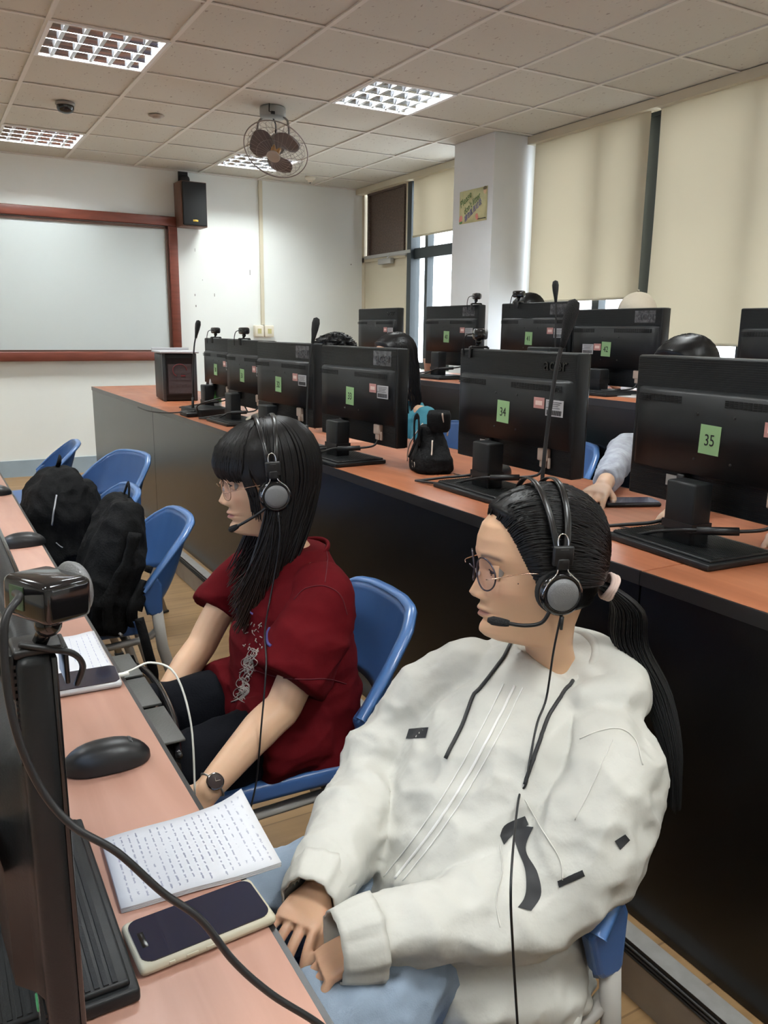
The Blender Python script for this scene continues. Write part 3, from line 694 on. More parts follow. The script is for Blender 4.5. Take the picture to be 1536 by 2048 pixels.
# front row monitors stand close to the camera
near = monitor(None, 'near black monitor at the lower left edge, seen from behind with a webcam on top', (-.053, .795, Z1), .0, dz=-.022, wires=False, th=.022, bdx=.072)
monitor(None, 'second front row monitor, grey lit back partly cut by the left edge', (-.13, 1.565, Z1), -.02, dz=-.01, wires=False)
monitor(None, 'third front row monitor beyond the left edge', (-.13, 2.35, Z1), 0, wires=False)

# ------------------------------------------------------------------ webcams, mice, microphones
def webcam(loc, rz, label, big=1., tilt=0.):
    t = thing('webcam', label, 'webcam', loc, rz, group='webcams clipped on the monitors')
    s = big
    b = MB(); b.rbox((.0, 0, .043*s), (.034*s, .062*s, .034*s), .008*s); b.build('camera_body', M['blackg'], t)
    b = MB(); b.lathe([(0, 0), (.015*s, 0), (.0165*s, .004*s), (.014*s, .010*s), (.010*s, .010*s), (.009*s, .007*s), (0, .007*s)], 22, np.hstack([roty(PI/2), np.array([[.016*s], [0], [.043*s]])])); b.build('lens_ring', M['silver'], t)
    b = MB(); b.sph((0, 0, .021*s), .010*s, 8); b.tube([(0, 0, .02*s), (-.004*s, 0, .006*s)], .006*s, 8); b.build('ball_joint', M['blackg'], t)
    b = MB(); b.rbox((.002, 0, .004*s), (.052*s, .03*s, .007*s), .002); b.rbox((-.026*s, 0, -.012*s), (.006*s, .026*s, .034*s), .002); b.rbox((.030*s, 0, -.008*s), (.005*s, .026*s, .024*s), .002); b.build('clip', M['black'], t)
    b = MB(); b.tube(smooth_path([(-.016*s, .01*s, .045*s), (-.038*s, .014*s, .038*s), (-.045*s, .02*s, .01*s), (-.04*s, .03*s, -.03*s)]), .0022*s, 6); b.build('lead', M['black'], t)
    return t
webcam((1.53, 2.10, Z2+.4145), -.5, 'black webcam clipped on the left corner of monitor 34')
webcam((1.463, 4.02, Z2+.4145), .2, 'small webcam on top of monitor 31')
webcam((1.53, 4.68, Z2+.4145), .2, 'small webcam on top of monitor 30, furthest left')
webcam((2.72, 3.77, Z3+.4145), -.3, 'webcam on the right top corner of monitor 40')
webcam((2.72, 3.40, Z3+.4145), .4, 'webcam on top of monitor 41 before the dark haired head')
def mouse_geo(t, s=1.):
    G = []
    for i in range(15):
        u = i/14; x = -.058*math.cos(PI*u); k1 = abs(math.cos(PI*u)); hw = .0305*max(.02, 1-k1**2.7)**.5*(.94+.06*u)+.0003; h = .0365*max(.02, 1-abs(math.cos(PI*u)-.10 if u < .5 else math.cos(PI*u)*.96)**2.3)**.55
        row = []
        for j in range(13):
            a = PI*j/12; row.append((x, -hw*math.cos(a)*(1. if math.sin(a) > .3 else 1), .002+h*math.sin(a)**.8))
        G.append(row)
    b = MB(); b.grid(G); n = len(G)
    b.add([p for p in G[0]], [tuple(range(13))], True); b.add([p for p in G[-1]], [tuple(range(13))[::-1]], True); b.build('shell', mat('mouse plastic', (.009, .009, .010), .36), t)
    b = MB(); b.rbox((0.0, 0, .004), (.088, .036, .006), .0025); b.build('sole', M['black'], t)
    b = MB(); b.lathe([(0, -.004), (.010, -.004), (.011, 0), (.010, .004), (0, .004)], 18, np.hstack([rotx(PI/2), np.array([[-.033], [0], [.0205]])])); b.build('scroll_wheel', M['rubber'], t)
    b = MB(); b.tube([(-.050, 0, .0165), (-.040, 0, .0245), (-.024, 0, .0325)], .0012, 5); b.tube([(-.008, -.024, .0235), (-.010, -.013, .0335), (-.011, 0, .0362), (-.010, .013, .0335), (-.008, .024, .0235)], .0009, 5); b.build('button_seam', M['rubber'], t)
def mouse(loc, rz, label, lead=None):
    t = thing('computer_mouse', label, 'mouse', loc, rz, group='black mice on the desks')
    mouse_geo(t)
    if lead:
        b = MB(); R = rotz(-rz); pts = [(-.057, 0, .010)]+[tuple(R@(np.array(p)-np.array(loc))) for p in lead]
        b.tube(smooth_path(pts), .0016, 6); b.build('lead', M['black'], t)
    return t
m_ = mouse((.178, 1.082, Z1), -.03, 'black mouse in the foreground, between the notes and the clear cased phone', [(.09, 1.05, Z1+.003), (.0, 1.06, Z1+.003), (-.2, 1.1, Z1+.003)])
b = MB(); Rm = np.stack([np.array((0, -1., 0)), norm((1., 0, -.38)), norm((.38, 0, 1))], 1)
put_text(b, 'acer', .0105, (.033, .0, .0337), Rm, 1., .0002); b.v = [(x, y, z-.033*(1-(1-min(.9, (y/.0298)**2))**.4)) for x, y, z in b.v]; b.build('logo', M['silver'], m_)
mouse((.212, 2.40, Z1), .05, 'black mouse with a trailing lead on the front desk, second from near', [(.13, 2.45, Z1+.003), (.10, 2.2, Z1+.003), (.13, 1.9, Z1+.003), (.17, 1.78, Z1+.003)])
mouse((.20, 3.20, Z1), .0, 'furthest black mouse on the front desk at the left edge')
mouse((1.68, 1.385, Z2), .15, 'black mouse on the middle desk between phone and monitor 35', [(1.55, 1.36, Z2+.003), (1.50, 1.30, Z2+.003), (1.45, 1.42, Z2+.003)])
mouse((1.66, 2.135, Z2), .4, 'black mouse behind the stand of monitor 34', [(1.56, 2.10, Z2+.003), (1.52, 2.2, Z2+.003)])
mouse((2.85, 3.78, Z3), 0, 'mouse on the back desk beside monitor 40')
def gooseneck(x, y, z0, ztop, label, lean=(0, 0), thick=False):
    t = thing('gooseneck_microphone', label, 'microphone', (x, y, z0), group='gooseneck microphones'); h = ztop-z0
    b = MB(); b.rbox((0, 0, .012), (.11, .14, .024), .006); b.build('base', M['black'], t)
    lx, ly = lean
    b = MB(); b.tube([(0, 0, .02), (0.002, 0, .10)], .0075, 8); b.tube(smooth_path([(0, 0, .02), (lx*.15, ly*.15, h*.4), (lx*.55, ly*.55, h*.75), (lx, ly, h-.05)]), .0042 if not thick else .005, 8); b.build('neck', M['rubber'], t)
    b = MB(); s = 1 if not thick else 1.15; d = norm((lx*.8, ly*.8, h*.3)); F = frame_to(d)
    b.lathe([(0, -.035*s), (.006*s, -.033*s), (.0085*s, -.01*s), (.0135*s, .02*s), (.0155*s, .045*s), (.012*s, .062*s), (0, .068*s)], 16, np.hstack([F, np.array([[lx], [ly], [h-.045]])])); b.build('foam_head', mat('foam', (.012, .012, .013), .95, bump=.5, bscale=400), t)
    return t
gooseneck(1.29, 4.38, Z2, 1.385, 'gooseneck microphone left of monitor 30 beside the computer tower', (.05, .04))
gooseneck(1.315, 2.93, Z2, 1.385, 'gooseneck microphone between monitors 32 and 33', (.04, .01))
gooseneck(1.33, 1.54, Z2, 1.405, 'tall gooseneck microphone crossing the front of monitor 34', (.035, -.02), True)
gooseneck(2.62, 2.985, Z3, 1.575, 'slim gooseneck microphone between monitors 41 and 42', (.0, .02))
# computer tower and small things on the middle desk
t = thing('computer_tower', 'black computer tower with a red lit mesh front at the end of the middle desk', 'computer', (1.50, 5.42, Z2), -.10)
b = MB(); b.rbox((0, .07, .155), (.215, .34, .30), .008)
b.build('case', M['casing'], t)
b = MB(); b.box((0, -.101, .16), (.17, .004, .24)); b.build('mesh_panel', mat('dark mesh', (.01, .006, .007), .3, var=.5, vscale=60), t)
b = MB(); b.box((0, -.1035, .145), (.15, .001, .19))
for i in range(5):
    for j in range(4): b.box((-.055+j*.037, -.1045, .06+i*.042), (.022, .003, .012))
b.build('circuit_board', mat('grey circuit parts', (.08, .065, .07), .4, .3), t)
b = MB(); b.tube([(.0+.045*math.cos(a), -.1065, .2+.04*math.sin(a)) for a in np.linspace(0, 4.2, 16)], .003, 6); b.box((.02, -.1065, .165), (.03, .003, .010)); b.build('red_fan_ring', mat('dull red', (.16, .02, .025), .4), t)
for sx in (-.1, .1):
    b = MB(); b.rbox((sx, -.095, .155), (.022, .026, .308), .006); b.build('corner_post', mat('tower grey', (.06, .065, .07), .35, .4), t)
t = thing('paper_tray', 'white tray lying on top of the computer tower', 'tray', (1.50, 5.42, Z2+.3092), -.10)
b = MB(); b.rbox((0, .06, .006), (.25, .36, .012), .003); b.rbox((0, .232, .018), (.25, .015, .024), .003); b.build('tray', M['wlab'], t)
t = thing('power_strip', 'black box with cables in front of the gooseneck microphone by monitor 30', 'cable box', (1.36, 4.40, Z2), .15)
b = MB(); b.rbox((0, 0, .022), (.16, .26, .044), .006); b.build('case', M['casing'], t)
b = MB(); b.tube(smooth_path([(-.08, -.05, .03), (-.16, .10, .012), (-.19, .3, .006), (-.16, .55, .008)]), .004, 6); b.tube(smooth_path([(-.08, -.09, .03), (-.12, -.2, .08), (.03, -.3, .12), (.04, -.42, .05)]), .004, 6); b.build('cables', M['black'], t)
t = thing('spray_bottle', 'pale bottle with a green label behind monitor 30', 'bottle', (1.53, 4.72, Z2))
b = MB(); b.lathe([(0, 0), (.033, .002), (.034, .02), (.034, .16), (.026, .19), (.013, .205), (.013, .23), (0, .232)], 20); b.build('bottle', M['wlab'], t)
b = MB(); b.lathe([(.0346, .04), (.0346, .11)], 20); b.build('label_band', mat('bottle green', (.1, .35, .08), .5), t)
# phones and papers
def phone(name, label, loc, rz, L_=.150, W_=.073, case=None, rim=.003):
    t = thing(name, label, 'phone', loc, rz)
    b = MB(); b.rbox((0, 0, .0062), (L_+rim*2, W_+rim*2, .0122), .006, seg=3); b.build('case', case, t)
    b = MB(); 
    pts = []
    rr = .011
    for sx, sy, a0 in ((1, 1, 0), (-1, 1, PI/2), (-1, -1, PI), (1, -1, 1.5*PI)):
        for a in np.linspace(0, PI/2, 6): pts.append((sx*(L_/2-rr)+rr*math.cos(a0+a), sy*(W_/2-rr)+rr*math.sin(a0+a)))
    b.prism(pts, .0118, .0131); b.build('glass', M['phoneg'], t)
    b = MB(); b.rbox((-L_/2+.008, 0, .01315), (.006, .022, .0006), .0002); b.build('notch', mat('notch', (.001, .001, .001), .2), t)
    b = MB(); b.rbox((-.02, -W_/2-rim-.0002, .007), (.012, .0014, .0035), .0006); b.rbox((.0, -W_/2-rim-.0002, .007), (.012, .0014, .0035), .0006); b.rbox((-.04, -W_/2-rim-.0002, .007), (.006, .0014, .0035), .0006); b.build('side_button', case, t)
    return t
ph = phone('smartphone', 'phone in a cream case on the near desk beside the notes', (.195, .709, Z1), .05, .131, .063, case=mat('cream rubber', (.50, .46, .34), .45), rim=.0045)
ph2 = phone('smartphone', 'phone in a clear case with a white charging cable, on the front desk', (.1765, 1.372, Z1), -.05, case=mat('clear case', (.45, .45, .46), .12, spec=.8))
b = MB(); b.tube(smooth_path([(.076, .0, .007), (.10, .005, .010), (.135, .01, .016), (.17, -.02, -.0), (.185, -.06, -.08), (.18, -.09, -.2)]), .0019, 6); b.rbox((.086, 0, .007), (.018, .009, .006), .002); b.build('charging_cable', mat('white cable', (.75, .73, .66), .5), ph2)
ph3 = phone('smartphone', 'dark phone lying on the middle desk left of monitor 35', (1.69, 1.585, Z2), -.42, case=M['black'])
def sheet_stack(name, label, corners, z, n, curl=0., hw='pencil', lines=17, seed=1, cat='papers'):
    cx, cy_ = np.mean([c[0] for c in corners]), np.mean([c[1] for c in corners])
    t = thing(name, label, cat, (cx, cy_, z)); P = [np.array([c[0]-cx, c[1]-cy_]) for c in corners]
    def at(u, v, h): 
        p = (P[0]*(1-u)+P[1]*u)*(1-v)+(P[3]*(1-u)+P[2]*u)*v
        dz = curl*max(0, u-.75)**2*16*(1-v)+.0008*math.sin(u*9+v*4)+.0016*sm(.6, 1., u)
        return np.array([p[0], p[1], h+dz])
    r = random.Random(seed)
    for k in range(n):
        b = MB(); h = .0012+k*.0016; e = r.uniform(-.004, .004)
        G = [[at(min(1.02, u)*(1+e*(k < n-1)), v, h) for u in np.linspace(0, 1, 14)] for v in np.linspace(0, 1, 8)]
        b.grid(G); o = b.build('sheet', M['paper'], t); s_ = o.modifiers.new('s', 'SOLIDIFY'); s_.thickness = .0011; s_.offset = -1
    b = MB(); h = .0012+(n-1)*.0016+.0012
    for i in range(lines):
        u = .07+.88*i/(lines-1); v = .06; end = .94-(r.random()*.35 if i % 4 == 3 else r.random()*.06)
        if i % 5 == 4: v += .1
        while v < end:
            wl = r.uniform(.025, .09); m = max(4, int(wl/.006)); pts = []
            for q in range(m):
                vv = v+wl*q/m; uu = u+.008*(1 if q % 2 else -1)*r.uniform(.3, 1.); pts.append(at(uu, min(vv, .97), h))
            for a_, c_ in zip(pts[:-1], pts[1:]):
                d = norm(c_-a_); nn = np.cross(d, (0, 0, 1))*.00024; b.add([a_-nn, a_+nn, c_+nn, c_-nn], [(0, 1, 2, 3)], False)
            v += wl+.02
    b.build('handwriting', M['ink'] if hw == 'pencil' else M['bink'], t)
    return t
def XYZ1(px, py, z=Z1): p = PZ(px, py, z); return (p[0], p[1])
sheet_stack('notebook_pages', 'stack of handwritten sheets on the near desk, corners curled over the edge', [XYZ1(203, 1690), XYZ1(484, 1606), XYZ1(563, 1738), XYZ1(243, 1828)], Z1, 4, curl=.012, lines=19, seed=3)
sheet_stack('note_sheet', 'sheet with blue handwriting next to the clear cased phone', [XYZ1(95, 1283), XYZ1(188, 1267), XYZ1(229, 1343), XYZ1(100, 1365)], Z1, 2, hw='blue', lines=8, seed=5)
# paper cup and things on the back desk
t = thing('paper_cup', 'brown paper cup on the back desk left of monitor 40', 'cup', (2.78, 4.32, Z3)); b = MB(); b.lathe([(0, 0), (.028, 0), (.04, .095), (.042, .1), (.038, .1), (.027, .004), (0, .004)], 20); b.build('cup', mat('kraft paper', (.45, .32, .24), .7), t)
t = thing('loose_papers', 'white papers on the back desk under monitor 42', 'papers', (2.75, 2.62, Z3)); b = MB(); b.box((0, 0, .002), (.3, .42, .004), .2); b.box((.02, .02, .006), (.28, .2, .004), -.3); b.build('sheets', M['paper'], t)
t = thing('white_mouse', 'white mouse on papers below monitor 42', 'mouse', (2.83, 2.52, Z3+.0082), 1.2); mouse_geo(t)
for c_ in children(t):
    if c_.name.startswith('shell'): c_.data.materials[0] = M['white']
t = thing('desk_computer', 'small dark computer case under monitor 42', 'computer', (2.56, 2.98, Z3)); b = MB(); b.rbox((0, 0, .10), (.10, .16, .2), .006); b.build('case', M['casing'], t); b = MB(); b.box((-.051, 0, .10), (.002, .13, .17)); b.build('side_plate', mat('tower grey', (.06, .065, .07), .35, .4), t)
# ------------------------------------------------------------------ lunch bag
t = thing('lunch_bag', 'small black cloth bag with two handles on the middle desk between 33 and 34', 'bag', (1.50, 2.31, Z2), -.35, world=False)
b = MB(); bb = MB(); sec = []
for z, hx, hy, p_ in ((0, .060, .088, .6), (.012, .070, .100, .6), (.05, .066, .096, .65), (.09, .052, .07, .7), (.125, .040, .05, .8), (.15, .036, .045, .8)):
    sec.append(((0, .012 if z > .05 else 0, z), (0, 1, 0), (1, 0, 0), hy, hx, p_))
sections(b, sec, 28); V, F, N_ = remesh(b, .004, 4)
V += N_*(fbm(V, (22, 22, 14))*.006)[:, None]; b = MB(); b.add(V, F, True); b.build('pouch', M['cloth'], t)
b = MB(); b.lathe([(.034, .145), (.040, .155), (.042, .20), (.036, .215), (.034, .205), (.034, .15)], 8, np.array([[1, 0, 0, .02], [0, 1, 0, -.02], [0, 0, 1, -.01]])); b.build('open_neck', M['cloth'], t)
for sy in (-1, 1):
    b = MB(); b.tube(smooth_path([(-.05, .045*sy, .09), (-.052, .035*sy, .17), (-.045, .0, .145+.03*sy), (-.055, -.03*sy, .08), (-.07, -.035*sy, .04)]), .011, 8, flat=.25, upv=(1, 0, 0)); b.build('handle', M['cloth'], t)
b = MB()
for pth in ([(-.02, .05, .155), (-.06, .075, .08), (-.066, .078, .02)], [(.03, -.05, .15), (.02, -.065, .20)], [(-.01, -.06, .11), (-.02, -.085, .05), (-.045, -.082, .01)], [(.05, -.02, .12), (.055, -.03, .19)]): b.tube(smooth_path(pth), .0028, 6)
b.build('piping', mat('cream piping', (.6, .5, .42), .6), t)
b = MB()
for k, r in enumerate((.010, .010, .009, .007)): b.tube([(-.068, -.045+k*.019+r*math.cos(a), .026+r*math.sin(a)) for a in np.linspace(0, 2*PI, 17)[:-1]], .0010, 5, closed=True)
b.build('lettering', mat('cream piping', (.6, .5, .42), .6), t)
# ------------------------------------------------------------------ glossy black bag wedged at the desk edge
t = thing('black_handbag', 'shiny black bag standing on the floor against the front desk edge', 'bag', (.345, 1.56, 0), world=True)
b = MB(); S_ = []
pp = [PZ(237, 1310, .60), PZ(357, 1515, .60)]
ln = [(y, x) for y, x in ((1.36, .340), (1.50, .372), (1.65, .385), (1.78, .380), (1.87, .350))]
for y, x in ln: S_.append([(.272, y, .30), (.270, y, .59), (.285, y, .605), (x-.02, y, .60), (x+.012, y, .575), (x+.02, y, .50), (x+.015, y, .30), (x, y, .02), (.285, y, .02), (.272, y, .30)])
b.grid(S_, True); b.add(S_[0][:-1], [tuple(range(9))], False); b.add(S_[-1][:-1], [tuple(range(9))[::-1]], False); o = b.build('body', mat('patent black', (.014, .014, .015), .22, spec=.7, bump=.05, bscale=90), t)
for k, (ya, yc) in enumerate(((1.385, 1.54), (1.555, 1.70), (1.715, 1.85))):
    b = MB(); b.rbox((.320, (ya+yc)/2, .607), (.100, yc-ya, .006), .002); b.build('top_panel', mat('grey leather panel', (.085, .085, .08), .4, bump=.1, bscale=200), t)
b = MB(); b.tube(smooth_path([(.350, 1.36, .590), (.380, 1.5, .593), (.393, 1.65, .593), (.388, 1.78, .590), (.358, 1.87, .585)]), .007, 8); b.build('rim', M['blackg'], t)

# ------------------------------------------------------------------ chairs
def chair_proto():
    t = thing('plastic_chair', 'x', 'chair', (0, 0, 0))
    # seat: shallow dished pan with a rolled front edge
    G = []; nx, ny = 13, 13
    for i in range(nx):
        u = i/(nx-1); x = -.215+.40*u; row = []
        for j in range(ny):
            v = -1+2*j/(ny-1); hw = .232*(1-.10*(1-u)); z = .448-.016*(1-v*v)*math.sin(PI*u)-.03*max(0, .12-u)/.12+.004*u
            row.append((x, hw*v, z))
        G.append(row)
    b = MB(); b.grid(G)
    o = b.build('seat', M['blue'], t); so = o.modifiers.new('s', 'SOLIDIFY'); so.thickness = .038; so.offset = -1; bv = o.modifiers.new('b', 'BEVEL'); bv.width = .011; bv.segments = 3
    # scooped back shell
    KT, KX, KZ = [0, .30, .54, .72, .86, .95, 1.], [.385, .382, .370, .335, .280, .228, .190], [.765, .764, .757, .728, .680, .628, .588]
    def outline(t_):
        return .512+.06*(1-abs(t_)**2), float(np.interp(abs(t_), KT, KZ))
    def back(t_, z):
        zb, zt = outline(t_); a_ = abs(t_); u = (z-zb)/(zt-zb); xb_ = .205+.115*(1-a_**2.4)
        yy = .232*t_*(1+.05*math.sin(u*PI)*(1-a_)); return np.array([xb_+(float(np.interp(a_, KT, KX))-xb_)*u**.8, yy, z])
    G = []; nt = 49
    ts = np.sin(np.linspace(-PI/2, PI/2, nt))
    for i in range(12):
        s = i/11; row = []
        for t_ in ts: zb, zt = outline(t_); row.append(back(t_, zb+(zt-zb)*s))
        G.append(row)
    b = MB(); b.grid(G); o = b.build('backrest', M['blue'], t); so = o.modifiers.new('s', 'SOLIDIFY'); so.thickness = .007; so.offset = 0
    # thick rolled rim
    b = MB(); rim = []
    for t_ in ts: zb, zt = outline(t_); rim.append(back(t_, zt))
    k = len(rim); vs = []; fs = []; prof = [(-.004, .004), (.006, .007), (.020, .004), (.022, -.004), (.008, -.009), (-.004, -.005)]
    for i, p in enumerate(rim):
        tg = norm(rim[min(i+1, k-1)]-rim[max(i-1, 0)]); out = norm(np.array([p[0]-.12, p[1]*1.1, .04])); out = norm(out-tg*(out@tg)); nn = np.cross(tg, out)
        if nn@np.array([0, 0, 1]) < 0 and abs(nn[2]) > .2: nn = -nn
        if i > 0 and nn@pn < 0: nn = -nn
        pn = nn
        for a_, c_ in prof: vs.append(p+out*a_+nn*c_)
    m = len(prof)
    for i in range(k-1):
        for j in range(m): fs.append((i*m+j, i*m+(j+1) % m, (i+1)*m+(j+1) % m, (i+1)*m+j))
    fs.append(tuple(range(m))); fs.append(tuple((k-1)*m+j for j in range(m))); b.add(vs, fs, True); b.build('rim', mat('blue chair rim', (.062, .145, .34), .28, coat=.25), t)
    for sy in (-1, 1):
        # side bracket of the shell
        b = MB(); P_ = [(.184, .582), (.212, .612), (.240, .625), (.252, .600), (.250, .520), (.243, .508), (.212, .508), (.203, .520)]
        b.prism([(x, z) for x, z in P_], -.0135, .0135, 'y', (0, sy*.226, 0)); o = b.build('side_bracket', M['blue'], t); bv = o.modifiers.new('b', 'BEVEL'); bv.width = .008; bv.segments = 3
        b = MB(); b.tube([(.232, sy*.228, .535), (.245, sy*.230, .40), (.300, sy*.236, .18), (.345, sy*.242, .012)], [.018, .017, .016, .015], 12, flat=.62, upv=(0, 1, 0)); b.build('rear_leg', M['leg'], t)
        b = MB(); b.tube(smooth_path([(.238, sy*.222, .46), (.20, sy*.215, .432), (.12, sy*.198, .418), (0, sy*.19, .410), (-.19, sy*.185, .405)]), .0135, 10, flat=.8); b.build('side_rail', M['leg'], t)
        b = MB(); b.tube([(-.185, sy*.186, .41), (-.20, sy*.20, .2), (-.215, sy*.215, .012)], [.0165, .0155, .0145], 12, flat=.7, upv=(0, 1, 0)); b.build('front_leg', M['leg'], t)
        b = MB(); b.rbox((.346, sy*.242, .006), (.036, .024, .012), .003); b.rbox((-.215, sy*.215, .006), (.034, .026, .012), .003); b.build('foot_cap', M['rubber'], t)
    b = MB(); b.tube([(-.17, -.185, .405), (-.17, .185, .405)], .010, 8); b.tube([(.15, -.195, .413), (.15, .195, .413)], .010, 8); b.build('cross_rail', M['leg'], t)
    return t
CH = [(.508, .893, 0, 0., 'blue plastic chair under the girl in the white jacket'),
      (.519, 1.573, 0, 0., 'blue plastic chair under the girl in the red shirt'),
      (.33, 2.60, 0, .0, 'blue plastic chair holding the strap backpack on its seat'),
      (.285, 3.12, 0, .0, 'blue plastic chair behind the bulky black backpack'),
      (.53, 3.90, 0, .38, 'empty blue chair turned towards the aisle beyond the backpacks'),
      (.315, 4.56, 0, -.07, 'furthest blue chair at the left edge of the aisle'),
      (2.06, 1.85, P2, 0, 'blue chair under the person in the grey jacket'), (2.06, 2.62, P2, 0., 'empty blue chair seen behind the lunch bag and monitor 34'), (2.07, 3.45, P2, 0, 'blue chair under the person in the teal top'), (2.07, 4.45, P2, 0, 'blue chair under the curly haired person'),
      (3.30, 3.10, P3, 0, 'blue chair under the person in the cap'), (3.30, 4.02, P3, 0, 'blue chair under the dark haired person behind monitor 41'), (2.06, 1.02, P2, 0, 'blue chair at the right edge under monitor 35')]
cp = chair_proto()
for k, (x, y, z, r, lab) in enumerate(CH):
    o = cp if k == 0 else copy_tree(cp); o.location = (x, y, z); o.rotation_euler = (0, 0, r); o['label'] = lab; o['group'] = 'blue plastic chairs'
# ------------------------------------------------------------------ people: heads
M['skinA'] = mat('skin with lips and brows', (.6, .4, .3), .48, attr='Col', bump=.03, bscale=400)
M['hair'] = mat('black hair', (.004, .0037, .004), .36, spec=.28); M['hairb'] = mat('black hair with brown ends', (.005, .005, .005), .38, spec=.26, attr='Col')
for _n in ('skinA',):
    _b = M[_n].node_tree.nodes['Principled BSDF']; _b.inputs['Subsurface Weight'].default_value = .12; _b.inputs['Subsurface Radius'].default_value = (.012, .004, .002); _b.inputs['Subsurface Scale'].default_value = .6
ZF = [(.118, -.012), (.112, .020), (.10, .048), (.085, .071), (.07, .0845), (.05, .0915), (.03, .0935), (.015, .0895), (.0, .084), (-.02, .0825), (-.04, .0835), (-.06, .0850), (-.078, .0825), (-.09, .0835), (-.10, .0825), (-.108, .077), (-.114, .065), (-.119, .042), (-.123, .022), (-.135, .010), (-.16, .008), (-.21, .012)]
ZB = [(.118, -.030), (.112, -.055), (.10, -.076), (.085, -.089), (.07, -.097), (.05, -.102), (.03, -.103), (.0, -.100), (-.03, -.090), (-.06, -.076), (-.09, -.067), (-.13, -.064), (-.21, -.070)]
ZW = [(.118, .012), (.112, .034), (.10, .050), (.085, .061), (.07, .068), (.05, .073), (.02, .0745), (.0, .073), (-.03, .070), (-.055, .064), (-.075, .058), (-.09, .053), (-.10, .050), (-.12, .047), (-.16, .046), (-.21, .056)]
def ip(tab, z): a = sorted(tab); return np.interp(z, [k[0] for k in a], [k[1] for k in a])
def g2(a, s): return math.exp(-(a/s)**2)
def head_point(z, a, feats=True, k=1.):
    xf, xb, w_ = ip(ZF, z), ip(ZB, z), ip(ZW, z); x0 = -.012
    c, s_ = math.cos(a), math.sin(a)
    jaw = sm(-.02, -.10, z)*(1-sm(-.117, -.135, z)) if True else 0
    if c > 0: x = x0+(xf-x0)*c**(1.+.28*jaw); y = w_*s_*(1-.10*jaw*c)
    else: x = x0+(x0-xb)*-(abs(c)**.95); y = w_*math.copysign(abs(s_)**.95, s_)
    if feats and c > 0:
        d = 0.
        # nose
        nh = np.interp(z, [-.052, -.047, -.043, -.036, -.026, -.012, .004, .016], [0, .003, .0155, .0215, .0165, .0095, .0045, 0]); nw = np.interp(z, [-.05, -.036, -.02, 0, .016], [.012, .0115, .009, .008, .009])
        d += nh*g2(y, nw)
        for q in (-1, 1): d += .0085*g2(y-q*.0135, .0065)*g2(z+.041, .0075)
        # lips
        d += .0062*g2(z+.0625, .0042)*g2(y, .019)-.0015*g2(z+.058, .003)*g2(y, .004)
        d += .0068*g2(z+.0728, .0048)*g2(y, .0165)
        d -= .0045*g2(z+.0672, .0016)*g2(y, .023)
        d -= .0040*g2(z+.082, .005)*g2(y, .02)
        d += .0045*g2(z+.098, .010)*g2(y, .017)
        # eye sockets, lids and brow, cheeks
        for q in (-1, 1):
            d -= .0105*g2(y-q*.030, .0165)*g2(z-.002, .0105)
            d += .0042*g2(y-q*.031, .0125)*g2(z-.0068, .0030)
            d += .0026*g2(y-q*.031, .0120)*g2(z+.0045, .0030)
            d += .0030*g2(y-q*.033, .020)*g2(z-.023, .0065)
            d += .0055*g2(y-q*.042, .020)*g2(z+.028, .020)
        x += d*sm(0, .35, c)
    return x*k, y*k, z*k
def head_cols(V, skin, lip=(.42, .17, .14), brow=(.10, .07, .06), browa=.6):
    cols = np.tile(np.array(skin, float), (len(V), 1)); out = []
    for (x, y, z), c in zip(V, cols):
        if x > .03:
            l_ = g2((abs(y))/.021, 1.)**.6 if abs(y) < .024 else 0
            m = max(0, 1-((z+.0672)/.0098)**4)*(1 if abs(y) < .0235 else 0)*(1-sm(.016, .0235, abs(y))); m *= 1-sm(.0045, .0095, abs(z+.0672)+abs(y)*.17)
            c = c*(1-m)+np.array(lip)*m
            yb = abs(y); zb = .0225+.0035*math.sin(min(1, max(0, (yb-.013)/.034))*PI)
            m = browa*sm(.010, .016, yb)*(1-sm(.044, .052, yb))*g2(z-zb, .0035); c = c*(1-m)+np.array(brow)*m
            m = .35*g2(yb-.040, .018)*g2(z+.032, .018); c = c*(1-m)+np.array((.60, .30, .19))*m
            m = .25*g2(yb-.0, .012)*g2(z+.036, .008); c = c*(1-m)+np.array((.58, .30, .19))*m
            m = .8*max(0, g2(yb-.0075, .0032)*g2(z+.0465, .0022)); c = c*(1-m)+np.array((.12, .05, .04))*m
        out.append(c)
    return np.array(out)
def head_geo(feats=True):
    zs = np.unique(np.r_[np.linspace(-.21, -.125, 14), np.linspace(-.125, -.085, 26), np.linspace(-.085, .03, 84), np.linspace(.03, .118, 34)])
    az = np.unique(np.r_[np.linspace(-1.15, 1.15, 110), np.linspace(1.15, 2*PI-1.15, 50)[1:-1]])
    G = np.array([[head_point(z, a, feats) for a in az] for z in zs]); nz, na = G.shape[:2]
    V = G.reshape(-1, 3); F = []
    for i in range(nz-1):
        for j in range(na): F.append((i*na+j, i*na+(j+1) % na, (i+1)*na+(j+1) % na, (i+1)*na+j))
    V = np.vstack([V, [(-.022, 0, .1195)]]); t = len(V)-1
    for j in range(na): F.append(((nz-1)*na+j, (nz-1)*na+(j+1) % na, t))
    return V, F
HV, HF = head_geo(); _BV, _BF = head_geo(False)
SK = BVHTree.FromPolygons([Vector(v) for v in _BV], _BF)
def scalp(d, off=0.):
    d = Vector(norm(d)); h = SK.ray_cast(Vector((-.01, 0, .015)), d)
    if h[0] is None: return np.array((-.01, 0, .015))+np.array(d)*(.1+off)
    return np.array(h[0])+np.array(d)*off
